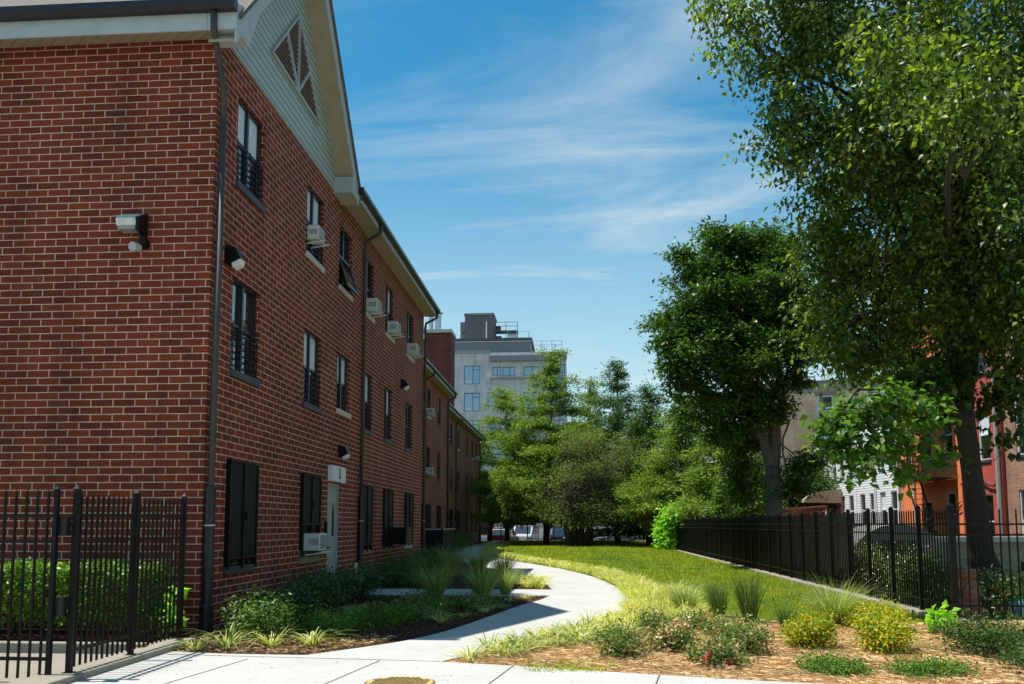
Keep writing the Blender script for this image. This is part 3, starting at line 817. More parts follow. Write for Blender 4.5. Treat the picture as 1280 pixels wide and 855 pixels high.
# floodlight with sensor on the south wall
fl = thing("floodlight", "twin-faced white and black floodlight with a round sensor below, on the left brick wall", "floodlight", (-6.15, 11.31, 5.6))
FZ = 5.66
h = MB().profile([(-6.33, 11.26, FZ + 0.20), (-6.33, 11.02, FZ + 0.08), (-6.33, 11.05, FZ - 0.02), (-6.33, 11.26, FZ + 0.0)], (0.30, 0, 0)).build("housing", mat("brushed_aluminium", (0.75, 0.74, 0.70), 0.3, 0.3), fl, bevel=0.01)
fn = MB()
for k in range(9): fn.obox((-6.31 + k * 0.032, 11.20, FZ + 0.185), (-6.31 + k * 0.032, 11.05, FZ + 0.11), 0.008, 0.02)
fn.build("cooling_fins", WHITE, h)
le = MB().box(-6.31, -6.06, 11.06, 11.24, FZ - 0.07, FZ - 0.021).build("lens", mat("lamp_glass", (0.32, 0.33, 0.30), 0.2), fl)
MB().profile([(-6.029, 11.27, FZ + 0.22), (-6.029, 11.00, FZ + 0.08), (-6.029, 11.03, FZ - 0.10), (-6.029, 11.27, FZ - 0.12)], (0.045, 0, 0)).build("end_cap", BLACK, fl)
MB().tube([(-6.03, 11.31, FZ - 0.22), (-6.03, 11.24, FZ - 0.22), (-6.03, 11.22, FZ - 0.04)], [0.07, 0.06, 0.035], 12).build("bracket", BLACK, fl)
MB().tube([(-6.10, 11.24, FZ - 0.28), (-6.12, 11.12, FZ - 0.30)], [0.065, 0.065], 20).build("sensor", mat("grey_sensor", (0.42, 0.43, 0.40), 0.4), fl)
settle(fl)

# ---- air conditioners (one prototype facing +X, copied)
def make_ac():
    r = bpy.data.objects.new("air_conditioner", None); COL.objects.link(r)
    c = MB().box(-0.10, 0.26, -0.26, 0.26, 0.0, 0.37).build("casing", PLASTIC, r, bevel=0.012)
    g = MB().box(0.261, 0.266, -0.21, 0.21, 0.04, 0.33).build("rear_grille", DKPLASTIC, r)
    s = MB()
    for k in range(9): s.box(0.2665, 0.272, -0.21, 0.21, 0.05 + k * 0.032, 0.058 + k * 0.032)
    for k in range(5): s.box(0.2725, 0.277, -0.2 + k * 0.1, -0.194 + k * 0.1, 0.04, 0.33)
    s.build("grille_bars", PLASTIC, g)
    v = MB()
    for k in range(6): v.box(0.03 + k * 0.035, 0.045 + k * 0.035, -0.263, -0.2605, 0.12, 0.26)
    v.build("side_vents", DKPLASTIC, c)
    k = MB(); k.obox((-0.08, -0.18, -0.10), (0.42, -0.18, -0.025), 0.03, 0.03); k.obox((-0.08, 0.18, -0.10), (0.42, 0.18, -0.025), 0.03, 0.03); k.obox((0.3, -0.2, -0.02), (0.3, 0.2, -0.02), 0.02, 0.02)
    k.build("support_bracket", PLASTIC, r)
    return r
ac0 = make_ac(); ac_used = [False]
def put_ac(x, y, z, label, sc_=1.0):
    o = ac0 if not ac_used[0] else copy_tree(ac0); ac_used[0] = True
    o.location = (x, y, z); o.scale = (sc_ * 0.88,) * 3
    tag(o, label, "air conditioner", "window air conditioners on the brick buildings")
put_ac(XF, 15.80, 6.98, "white air conditioner under the gable, in the second top-floor window of the nearest brick building", 0.85)
put_ac(XF, 20.62, 6.78, "white air conditioner in the top-floor window just past the second downpipe")
put_ac(XF, 23.05, 6.78, "white air conditioner in the fifth top-floor window, middle of three beyond the downpipe")
put_ac(XF, 25.95, 6.78, "white air conditioner in the last top-floor window of the nearest brick building")
put_ac(XF + 0.04, 16.1, 1.0, "white air conditioner in the ground-floor window beside the numbered door", 1.0)

def far_building(name_label, xf, y0, y1, colys, ac_list, doory, pipes, hasdoor=None):
    b = thing("apartment_building", name_label, "apartment building", (xf, y0, 0))
    hs_ = []
    for (a, c_) in colys:
        for z0, z1 in ((S3, H3), (S2, H2), (S1, H1)):
            if hasdoor and z0 == S1 and abs(a - hasdoor[0]) < 0.01: continue
            hs_.append((a, c_, z0, z1))
    if hasdoor: hs_.append((hasdoor[0], hasdoor[1], 0.06, 2.36))
    w_ = MB(); wall_x(w_, xf, y0, y1, -0.05, 8.60, hs_, 0.16)
    w_.quad((-24, y1, -0.05), (xf, y1, -0.05), (xf, y1, 8.6), (-24, y1, 8.6)); w_.quad((-24, y0, -0.05), (xf, y0, -0.05), (xf, y0, 8.6), (-24, y0, 8.6))
    w_.build("wall", BRICK, b)
    MB().box(-23.8, xf - 0.3, y0 + 0.2, y1 - 0.2, 0, 8.5).build("interior_core", DKPLASTIC, b)
    for i, (a, c_, z0, z1) in enumerate(hs_):
        if z0 < 0.1: continue
        add_window(b, xf, a, c_, z0, z1, SILL_L if (z0 > 6 and i % 2) else SILL_D, sky_sheet=(1 if i % 5 == 2 else 0))
        if z0 < 2: add_screen(b, xf, a - 0.02, c_ + 0.02, z0, z1)
    if hasdoor: door(b, xf, hasdoor[0], hasdoor[1], 2.36, "1"); wall_lamp(b, xf, hasdoor[0] + 0.9, 3.3)
    east_eave(b, xf, y0 + 0.02, y1 + 0.1)
    MB().profile([(xf + 0.46, y0, 8.83), (-14, y0, 11.6), (-22, y0, 8.83)], (0, y1 - y0 + 0.15, 0)).build("roof", SHINGLE, b)
    for py_ in pipes:
        xo = xf + 0.47
        downpipe(b, [(xo, py_, 8.70), (xo, py_, 8.50), (xf + 0.3, py_, 8.42), (xf + 0.08, py_, 8.30), (xf + 0.07, py_, 8.1), (xf + 0.07, py_, 0)], 0.05, boot=2.1)
    return b
b2 = far_building("middle red brick apartment building, set back behind the nearest one", -7.0, 28.3, 46.7,
    [(30.0, 31.0), (33.4, 34.4), (37.5, 38.5), (40.0, 41.0), (43.2, 44.2)], None, None, [39.2, 46.5], hasdoor=(35.9, 36.8))
wall_lamp(b2, -7.0, 36.6, 5.9, 1.0)
settle(b2)
b3 = far_building("farthest red brick apartment building with a brick chimney, end of the row", -8.0, 46.8, 72.0,
    [(48.4, 49.5), (51.5, 52.6), (54.4, 55.5), (58.0, 59.1), (62.8, 63.9), (66.0, 67.1), (68.8, 69.9)], None, None, [57.0, 71.8])
ch = MB().box(-10.0, -8.22, 56.0, 58.0, 8.4, 14.4).build("chimney", brick_mat("chimney_brick", (0.17, 0.032, 0.020), (0.115, 0.024, 0.018), (0.24, 0.15, 0.12)), b3)
MB().box(-10.08, -8.14, 55.92, 58.08, 14.4, 14.62).build("chimney_cap", FASCIA, ch)
fu = MB()
for x, h_, r in ((-9.75, 15.7, 0.15), (-9.25, 15.9, 0.22)):
    fu.tube([(x, 57, 14.6), (x, 57, h_)], r, 14); fu.tube([(x, 57, h_ + 0.08), (x, 57, h_ + 0.14)], [r * 1.7, r * 1.3], 14); fu.tube([(x, 57, h_ - 0.01), (x, 57, h_ + 0.1)], 0.03, 6)
fu.build("flue", mat("galvanised_flue", (0.45, 0.47, 0.48), 0.35, 0.7), ch, smooth=False)
settle(b3)
for y, z, l in ((38.15, 6.78, "top floor of the middle brick building, first of its pair"), (40.65, 6.78, "top floor of the middle brick building, second of its pair"), (38.15, 3.9, "second floor of the middle brick building, first of its pair"), (40.65, 3.9, "second floor of the middle brick building, second of its pair")):
    put_ac(-7.0, y, z, "white air conditioner on the " + l)
for y, z, l in ((49.1, 6.78, "top floor of the farthest brick building, nearest of its three"), (52.2, 6.78, "top floor of the farthest brick building, middle of its three"), (69.5, 6.78, "top floor of the farthest brick building, by its end downpipe"), (49.1, 3.9, "second floor of the farthest brick building, nearer of its pair"), (52.2, 3.9, "second floor of the farthest brick building, farther of its pair")):
    put_ac(-8.0, y, z, "white air conditioner on the " + l)
# black mesh enclosure by the middle building
en = thing("steel_enclosure", "black steel mesh enclosure with a flat pale top rail beside the middle brick building", "enclosure", (-5.9, 38, 0))
MB().box(-6.95, -5.75, 37.0, 37.04, 0.06, 1.25).build("mesh_panel", MESH, en); MB().box(-5.78, -5.74, 37.04, 41.0, 0.06, 1.25).build("mesh_panel", MESH, en)
r_ = MB(); r_.obox((-6.95, 37.0, 1.28), (-5.72, 37.0, 1.28), 0.06, 0.05); r_.obox((-5.75, 37.03, 1.28), (-5.75, 41, 1.28), 0.06, 0.05); r_.build("top_rail", FASCIA, en)
p_ = MB()
for x, y in ((-6.93, 37.0), (-5.75, 37.0), (-5.75, 41.0)): p_.box(x - 0.04, x + 0.04, y - 0.04, y + 0.04, 0, 1.32)
p_.build("posts", BLACK, en); settle(en)
# ================================================================== FENCES
def picket_panel(par, p, q, z0, z1, sp, rails, pk=0.018, name="picket_panel"):
    m = MB(); p = Vector((*p, 0)); q = Vector((*q, 0)); L = (q - p).length; d = (q - p) / L
    n = max(1, round(L / sp))
    ux = abs(d.x) > abs(d.y)
    for k in range(n):
        c = p + d * (L * (k + 0.5) / n)
        h = pk / 2
        m.box(c.x - h, c.x + h, c.y - h, c.y + h, z0, z1 - 0.03)
        m.add([(c.x - h, c.y - h, z1 - 0.0299), (c.x + h, c.y - h, z1 - 0.0299), (c.x + h, c.y + h, z1 - 0.0299), (c.x - h, c.y + h, z1 - 0.0299), (c.x, c.y, z1 + 0.01)], [(0, 1, 4), (1, 2, 4), (2, 3, 4), (3, 0, 4)])
    for z in rails:
        a, b = p + Vector((0, 0, z)), q + Vector((0, 0, z)); m.obox(a, b, 0.034, 0.03)
    return m.build(name, BLACK, par)
def post(par, x, y, z0, z1, w_=0.055, cap=True):
    m = MB().box(x - w_ / 2, x + w_ / 2, y - w_ / 2, y + w_ / 2, z0, z1)
    h = w_ / 2 + 0.006
    m.add([(x - h, y - h, z1 + 0.001), (x + h, y - h, z1 + 0.001), (x + h, y + h, z1 + 0.001), (x - h, y + h, z1 + 0.001), (x, y, z1 + 0.045)], [(0, 1, 4), (1, 2, 4), (2, 3, 4), (3, 0, 4), (0, 1, 2, 3)])
    m.box(x - w_ / 2 - 0.02, x + w_ / 2 + 0.02, y - w_ / 2 - 0.02, y + w_ / 2 + 0.02, z0, z0 + 0.012)
    return m.build("post", BLACK, par)
# right-hand fence
FX = 5.75
f1 = thing("picket_fence", "long black steel picket fence running along the right edge of the lawn", "fence", (FX, 13.5, 0))
y = 13.5; ys_ = [13.5]
while y < 49.5: y += 1.22 if y > 14 else 1.25; ys_.append(y)
for a, b in zip(ys_[:-1], ys_[1:]): picket_panel(f1, (FX, a + 0.03), (FX, b - 0.03), 0.10, 1.74, 0.105, (0.27, 1.34, 1.50))
for i, yy in enumerate(ys_): post(f1, FX, yy, 0.0, 1.78, 0.065 if i else 0.085)
x = FX
while x < 12:
    picket_panel(f1, (x + 0.04, 13.5), (x + 2.0, 13.5), 0.10, 1.74, 0.122, (0.27, 1.34, 1.50)); x += 2.05
    post(f1, x, 13.5, 0, 1.78, 0.06)
settle(f1)
tag(MB().box(FX - 0.16, FX + 0.14, 13.3, 50.2, -0.04, 0.085).build("fence_kerb", CONC_O, bevel=0.02), kind="structure")
tag(MB().box(FX + 0.15, 12.2, 13.38, 13.62, -0.04, 0.05).build("fence_kerb", CONC_O, bevel=0.02), kind="structure")
# left-hand fence with its gate leaf
LX = -4.80
f2 = thing("picket_fence", "short black steel picket fence on a low curb, ending at the brick wall corner", "fence", (LX, 9.0, 0))
py_ = [7.92, 9.05, 10.2]
for a, b in zip(py_[:-1], py_[1:]): picket_panel(f2, (LX, a + 0.03), (LX, b - 0.03), 0.14, 1.80, 0.100, (0.30, 1.34, 1.59), 0.019)
for yy in py_: post(f2, LX, yy, 0.09, 1.84, 0.05)
settle(f2)
g2 = thing("picket_gate", "black steel picket gate leaf with wider bars and two hinges, leftmost in the photo", "gate", (LX - 0.1, 7.9, 0))
picket_panel(g2, (-8.6, 7.80), (LX - 0.16, 7.80), 0.06, 1.83, 0.108, (0.24, 1.34, 1.58), 0.019, "gate_leaf")
post(g2, LX - 0.13, 7.80, 0.03, 1.83, 0.042)
hg = MB()
for z in (1.48, 0.72): MB().box(LX - 0.115, LX - 0.035, 7.82, 7.90, z - 0.09, z + 0.09).build("hinge", BOOT, g2)
settle(g2)
tag(MB().prism([(-5.08, 6.6), (-4.66, 6.6), (-4.66, 9.75), (-4.7, 10.45), (-5.04, 10.45), (-5.04, 8.2)], -0.04, 0.095).build("fence_curb", CONC_O, bevel=0.02), kind="structure")

# far fence by the street
f3 = thing("picket_fence", "far black steel picket fence between the lawn and the parked cars", "fence", (0, 77, 0))
x = -9.0
while x < 14:
    picket_panel(f3, (x, 77), (x + 2.4, 77), 0.06, 1.5, 0.13, (0.22, 1.30), 0.022); post(f3, x, 77, 0, 1.58, 0.08); x += 2.4
for x in (-2.6, 1.4, 6.2, 7.9): post(f3, x, 77.1, 0, 2.5, 0.10)
settle(f3)
# wooden board fence behind the steel one
f4 = thing("board_fence", "dark brown weathered board fence close behind the black steel fence", "fence", (6.25, 35, 0))
y = 20.0
while y < 50:
    m = MB(); yy = y
    while yy < y + 2.38:
        wd = 0.135; hgt = 1.70 + random.uniform(-0.015, 0.015); m.box(6.2 + random.uniform(0, 0.01), 6.225 + 0.01, yy, yy + wd, 0.02, hgt); yy += 0.14
    m.build("board_panel", WOOD_D, f4)
    MB().box(6.24, 6.34, y - 0.05, y + 0.05, 0, 1.74).build("post", WOOD_D, f4)
    y += 2.4
settle(f4)

# ================================================================== MODERN BUILDING
mb_ = thing("modern_building", "pale grey brick mid-rise with blue windows and a rooftop stair tower, far behind the trees", "building", (-11, 100, -0.6))
MX0, MX1, MYF = -30.0, -0.85, 100.0
def wall_y(mb, c, a0, a1, z0, z1, holes, depth=0.25):
    xs = sorted({a0, a1} | {h[0] for h in holes} | {h[1] for h in holes}); zs = sorted({z0, z1} | {h[2] for h in holes} | {h[3] for h in holes})
    for i in range(len(xs) - 1):
        for j in range(len(zs) - 1):
            xm, zm = (xs[i] + xs[i + 1]) / 2, (zs[j] + zs[j + 1]) / 2
            if any(h[0] < xm < h[1] and h[2] < zm < h[3] for h in holes): continue
            mb.quad((xs[i], c, zs[j]), (xs[i + 1], c, zs[j]), (xs[i + 1], c, zs[j + 1]), (xs[i], c, zs[j + 1]))
    d = c + depth
    for x0, x1, za, zb in holes:
        mb.quad((x0, c, za), (x0, d, za), (x0, d, zb), (x0, c, zb)); mb.quad((x1, c, za), (x1, c, zb), (x1, d, zb), (x1, d, za))
        mb.quad((x0, c, zb), (x0, d, zb), (x1, d, zb), (x1, c, zb)); mb.quad((x0, c, za), (x1, c, za), (x1, d, za), (x0, d, za))
wins = []
for fl_ in range(6):
    zt = 20.45 - fl_ * 3.3
    if zt < 3: break
    for x0, x1 in ((-20.5, -18.5), (-16.9, -14.9), (-13.05, -11.1)): wins.append((x0, x1, zt - 2.25, zt, 'a'))
    if fl_ == 0:
        wins += [(-9.6, -8.6, zt - 1.3, zt - 0.2, 's'), (-8.4, -6.9, zt - 1.3, zt - 0.2, 's'), (-5.9, -4.0, zt - 1.3, zt - 0.2, 's'), (-2.6, -0.95, zt - 2.6, zt, 'b')]
    else:
        wins += [(-10.2, -7.6, zt - 2.0, zt, 'b'), (-5.9, -4.0, zt - 2.0, zt, 'b'), (-2.6, -0.95, zt - 2.4, zt, 'b')]
sf = [(-28, -22, 0.0, 2.9), (-21, -15, 0.0, 2.9), (-14, -9.4, 0.2, 2.6), (-8.4, -4.4, 0.2, 2.6), (-3.6, -1.4, 0.2, 2.6)]
mw = MB(); wall_y(mw, MYF, MX0, MX1, -0.6, 22.0, [w_[:4] for w_ in wins] + sf)
mw.quad((MX1, MYF, -0.6), (MX1, MYF + 18, -0.6), (MX1, MYF + 18, 22), (MX1, MYF, 22)); mw.quad((MX0, MYF, -0.6), (MX0, MYF + 18, -0.6), (MX0, MYF + 18, 22), (MX0, MYF, 22))
mw.quad((MX0, MYF + 18, -0.6), (MX1, MYF + 18, -0.6), (MX1, MYF + 18, 22), (MX0, MYF + 18, 22))
mw.build("wall", BRICK_GREY, mb_)
MB().box(MX0 + 0.3, MX1 - 0.3, MYF + 0.6, MYF + 17.5, -0.5, 21.8).build("interior_core", DKPLASTIC, mb_)
MB().box(MX0 - 0.1, -9.95, MYF - 0.12, MYF + 0.3, 21.9, 22.3).build("parapet", mat("grey_coping", (0.30, 0.30, 0.31), 0.6), mb_)
MB().box(-9.9, MX1 + 0.1, MYF - 0.5, MYF + 0.3, 20.9, 21.55).build("canopy_band", mat("mid_grey_panel", (0.22, 0.22, 0.235), 0.6), mb_)
MB().box(-9.9, MX1 + 0.1, MYF - 0.35, MYF - 0.002, 18.75, 18.95).build("ledge", MATS["grey_coping"], mb_)
BFR = mat("blue_window_frame", (0.02, 0.16, 0.30), 0.4)
for x0, x1, z0, z1, k in wins:
    f = MB(); t = 0.08; Y0, Y1 = MYF + 0.10, MYF + 0.2
    f.box(x0 + .002, x0 + t, Y0, Y1, z0, z1); f.box(x1 - t, x1 - .002, Y0, Y1, z0, z1); f.box(x0 + t, x1 - t, Y0, Y1, z1 - t, z1 - .002); f.box(x0 + t, x1 - t, Y0, Y1, z0 + .002, z0 + t)
    xm = x0 + (x1 - x0) * 0.55
    f.box(xm - 0.04, xm + 0.04, Y0, Y1, z0 + t, z1 - t)
    if k == 'a': f.box(xm + 0.04, x1 - t, Y0, Y1, z1 - 0.55, z1 - 0.47)
    fo = f.build("window", BFR, mb_)
    MB().box(x0 + t, x1 - t, MYF + 0.14, MYF + 0.15, z0 + t, z1 - t).build("pane", GLASS_B, fo)
    if k == 'a': MB().box(x0 + 0.1, x0 + 0.9, MYF + 0.13, MYF + 0.138, z0 + 0.1, z0 + 0.45).build("sheen_or_blind", SKY_TINT, fo)
for x0, x1, z0, z1 in sf:
    MB().box(x0, x1, MYF + 0.2, MYF + 0.24, z0, z1).build("shopfront", GLASS, mb_)
MB().box(MX0, MX1 - 0.3, MYF - 0.7, MYF - 0.01, 2.95, 3.55).build("awning_band", mat("pale_fascia_band", (0.62, 0.62, 0.62), 0.6), mb_)
# setback storey and stair tower
DKG = mat("dark_grey_render", (0.105, 0.10, 0.11), 0.8); MDG = MATS["mid_grey_panel"]
MB().box(-28, -5.2, MYF + 3, MYF + 16, 21.5, 24.1).build("penthouse", MDG, mb_)
MB().box(-28.2, -5.0, MYF + 2.8, MYF + 16.2, 24.1, 24.4).build("penthouse_roof", DKG, mb_)
st = MB().box(-13.5, -9.9, MYF + 4, MYF + 8, 24.3, 27.6).build("stair_tower", mat("dark_grey_brick", (0.15, 0.14, 0.15), 0.9, var=0.1), mb_)
MB().box(-13.6, -9.8, MYF + 3.9, MYF + 8.1, 27.6, 27.85).build("coping", MDG, st)
MB().tube([(-10.75, MYF + 3.85, 23.3), (-10.75, MYF + 3.85, 26.7)], 0.07, 8).build("vent_pipe", WHITE, mb_)
MB().tube([(-10.75, MYF + 3.5, 23.75), (-10.75, MYF + 3.5, 24.05)], [0.5, 0.05], 10).build("vent_cowl", WHITE, mb_)
rs = MB()
rs.box(-9.75, -6.9, MYF + 5, MYF + 6.2, 25.65, 25.85)
for k in range(9): rs.box(-8.1, -7.05, MYF + 4.0 + k * 0.12, MYF + 4.25 + k * 0.12, 24.1 + k * 0.19, 24.15 + k * 0.19)
rs.obox((-8.15, MYF + 3.9, 23.9), (-8.15, MYF + 5.0, 25.8), 0.08, 0.2); rs.obox((-7.0, MYF + 3.9, 23.9), (-7.0, MYF + 5.0, 25.8), 0.08, 0.2)
for x in (-9.7, -8.4, -6.95): rs.tube([(x, MYF + 5, 24.3), (x, MYF + 5, 26.9)], 0.04, 6)
for z in (26.4, 26.9): rs.tube([(-9.7, MYF + 5, z), (-6.9, MYF + 5, z)], 0.035, 6)
rs.box(-9.7, -9.1, MYF + 5.3, MYF + 5.9, 25.85, 26.5); rs.box(-9.7, -9.0, MYF + 5.3, MYF + 5.9, 24.4, 25.2)
rs.build("roof_stair", DKG, mb_)
MB().box(-14.2, -13.62, MYF + 5, MYF + 6, 25.7, 27.0).build("roof_unit", MDG, mb_); MB().box(-14.2, -13.62, MYF + 5, MYF + 6, 24.4, 25.5).build("roof_unit", MDG, mb_)
MB().box(-5.0, -1.3, MYF + 2, MYF + 14, 21.9, 22.35).build("roof_deck", DKG, mb_)
ra = MB()
x = -14.5
while x < -1.2: ra.tube([(x, MYF + 0.3, 22.0), (x, MYF + 0.3, 23.4)], 0.03, 5); x += 1.2
ra.tube([(-14.6, MYF + 0.3, 23.4), (-1.3, MYF + 0.3, 23.4)], 0.035, 5); ra.tube([(-14.6, MYF + 0.3, 22.9), (-1.3, MYF + 0.3, 22.9)], 0.02, 5)
ra.tube([(-6.9, MYF + 3, 25.2), (-5.3, MYF + 3, 25.2)], 0.035, 5); ra.tube([(-5.4, MYF + 3, 24.3), (-5.4, MYF + 3, 25.2)], 0.035, 5)
ra.build("roof_railing", MDG, mb_)
settle(mb_)

# low pale street buildings behind the cars
lb = thing("garage_building", "low pale wall and garage front across the street, seen between the tree trunks", "building", (6, 100, -0.6))
lw = MB(); wall_y(lw, 100, -0.7, 10.5, -0.6, 3.4, [(0.5, 3.2, -0.4, 1.9), (5.6, 8.8, 0.9, 2.5)]); lw.box(-0.6, 10.4, 100.3, 108, -0.5, 3.3)
lw.build("wall", mat("pinkish_stucco", (0.50, 0.40, 0.36), 0.85, var=0.15, nscale=0.8), lb)
MB().box(0.5, 3.2, 100.1, 100.15, -0.5, 1.9).build("garage_door", WHITE, lb); MB().box(5.6, 8.8, 100.1, 100.15, 0.9, 2.5).build("window", GLASS, lb)
MB().box(3.8, 4.4, 99.9, 100.0 - 0.003, -0.5, 3.5).build("pilaster", CONC, lb); settle(lb)
lb2 = thing("street_building", "pale lower building with dark shopfronts across the street behind the rightmost cars", "building", (16, 101, -0.6))
lw = MB(); wall_y(lw, 101, 10.6, 30, -0.6, 5.5, [(12, 14.4, 0, 2.2), (16, 19, 0, 2.2), (12.2, 13.8, 3.2, 4.7), (16, 17.6, 3.2, 4.7)]); lw.box(10.7, 29.8, 101.3, 108, -0.5, 5.4)
lw.build("wall", mat("beige_stucco", (0.46, 0.42, 0.36), 0.85, var=0.12, nscale=0.8), lb2)
for a, b, c, d in ((12, 14.4, 0, 2.2), (16, 19, 0, 2.2), (12.2, 13.8, 3.2, 4.7), (16, 17.6, 3.2, 4.7)): MB().box(a, b, 101.15, 101.2, c, d).build("window", GLASS, lb2)
settle(lb2)

# ================================================================== CARS
def make_car(label, cat, cx, cyy, col, kind, heading=1, rot=0):
    """side-on car along X; nose towards heading"""
    g = -0.6
    r = thing("parked_" + cat.split()[-1], label, cat, (cx, cyy, g), "cars parked along the far street")
    if kind == 'suv': L, H, hood, ws, wt, rt, rb, wid = 4.5, 1.66, 0.95, 1.15, 1.75, 4.15, 4.45, 1.8
    elif kind == 'van': L, H, hood, ws, wt, rt, rb, wid = 5.0, 1.95, 1.05, 0.75, 1.35, 4.9, 4.97, 1.95
    elif kind == 'pickup': L, H, hood, ws, wt, rt, rb, wid = 5.2, 1.75, 1.05, 1.3, 1.95, 3.2, 3.35, 1.9
    else: L, H, hood, ws, wt, rt, rb, wid = 4.6, 1.43, 0.88, 1.25, 1.95, 3.35, 4.1, 1.75
    X = lambda t: cx + heading * (L / 2 - t)
    belt = hood + 0.05
    prof = [(0.02, 0.30), (0.0, 0.55), (0.08, hood - 0.16), (0.35, hood - 0.05), (ws, hood), (wt, H - 0.06), (wt + 0.35, H), (rt - 0.3, H - 0.01), (rt, H - 0.07), (rb, belt), (L - 0.06, belt - (0.02 if kind != 'sedan' else 0.0)), (L, 0.6), (L - 0.04, 0.30)]
    # wheel arches cut into the sill line
    arches = []
    for wc in (L - 0.85, 0.85):
        arches += [(wc + 0.38, 0.28), (wc + 0.33, 0.5), (wc + 0.17, 0.67), (wc, 0.71), (wc - 0.17, 0.67), (wc - 0.33, 0.5), (wc - 0.38, 0.28)]
    pts = [(X(t), cyy - wid / 2, g + z) for t, z in prof + arches]
    m = mat("car_paint_" + "_".join(str(int(c * 100)) for c in col), col, 0.22, 0.3, 0.03)
    body = MB().profile(pts, (0, wid, 0)).build("body", m, r, bevel=0.05)
    for s_ in (-1, 1):
        yy = cyy + s_ * (wid / 2 + 0.004)
        a = [(ws + 0.28, belt + 0.03), (wt + 0.12, H - 0.14), ((wt + rt) / 2 - 0.05, H - 0.12), ((wt + rt) / 2 - 0.05, belt + 0.03)]
        b = [((wt + rt) / 2 + 0.03, belt + 0.03), ((wt + rt) / 2 + 0.03, H - 0.12), (rt - 0.1, H - 0.15), (rb - 0.3, belt + 0.03)]
        for q_ in (a, b): MB().add([(X(t), yy, g + z) for t, z in q_], [(0, 1, 2, 3)]).build("side_window", GLASS_CAR, r)
    k = 0.02 * heading
    ww = wid / 2 - 0.14
    MB().quad((X(ws + 0.06) + k, cyy - ww, g + hood + 0.06), (X(ws + 0.06) + k, cyy + ww, g + hood + 0.06), (X(wt - 0.04) + k, cyy + ww - 0.05, g + H - 0.09), (X(wt - 0.04) + k, cyy - ww + 0.05, g + H - 0.09)).build("windscreen", GLASS_CAR, r)
    MB().quad((X(rb - 0.02) - k, cyy - ww, g + belt + 0.05), (X(rb - 0.02) - k, cyy + ww, g + belt + 0.05), (X(rt + 0.03) - k, cyy + ww - 0.05, g + H - 0.12), (X(rt + 0.03) - k, cyy - ww + 0.05, g + H - 0.12)).build("rear_window", GLASS_CAR, r)
    for wc in (0.85, L - 0.85):
        for s_ in (-1, 1):
            yo = cyy + s_ * (wid / 2 - 0.10)
            t_ = MB().tube([(X(wc), yo - 0.1, g + 0.33), (X(wc), yo + 0.1, g + 0.33)], 0.33, 18).build("wheel", BOOT, r)
            MB().tube([(X(wc), yo + s_ * 0.101, g + 0.33), (X(wc), yo + s_ * 0.11, g + 0.33)], 0.2, 12).build("rim", MATS["galvanised_flue"], t_)
    for s_ in (-1, 1):
        MB().box(X(0.10), X(-0.005), cyy + s_ * (wid / 2 - 0.32), cyy + s_ * (wid / 2 - 0.02), g + hood - 0.30, g + hood - 0.18).build("headlight", SKY_TINT, r)
        MB().box(X(L - 0.12), X(L + 0.008), cyy + s_ * (wid / 2 - 0.25), cyy + s_ * (wid / 2 + 0.005), g + belt - 0.32, g + belt - 0.12).build("tail_light", mat("red_lens", (0.35, 0.01, 0.01), 0.2), r)
        MB().box(X(ws + 0.45), X(ws + 0.3), cyy + s_ * (wid / 2 + 0.005), cyy + s_ * (wid / 2 + 0.16), g + belt + 0.02, g + belt + 0.14).build("mirror", m, r)
    MB().box(X(-0.02), X(0.04), cyy - 0.25, cyy + 0.25, g + 0.42, g + 0.53).build("number_plate", WHITE, r)
    settle(r); r.rotation_euler = (0, 0, R_(rot))
cY = 86.0
def carx(u, Y): return atY(u, 668, Y).x
make_car("dark maroon sport utility vehicle parked leftmost behind the far fence", "car", carx(630, 84), 84, (0.035, 0.006, 0.009), 'suv', 1, rot=78)
make_car("white van parked just right of the maroon sport utility vehicle", "van", carx(657, 88.3), 88.3, (0.50, 0.51, 0.51), 'van', -1, rot=82)
make_car("dark pickup truck parked left of the thick dark trunk", "pickup truck", carx(702, 84.5), 84.5, (0.012, 0.015, 0.03), 'pickup', -1, rot=80)
make_car("dark navy estate car parked right of the thick dark trunk", "car", carx(744, 87.5), 87.5, (0.01, 0.015, 0.045), 'suv', -1)
make_car("silver and black sedan parked nearest the fence, right of the navy car", "car", carx(772, 83.6), 83.6, (0.30, 0.31, 0.32), 'sedan', -1)
make_car("small white car parked rightmost behind the far fence", "car", carx(820, 84), 84, (0.68, 0.68, 0.70), 'sedan', 1, rot=80)

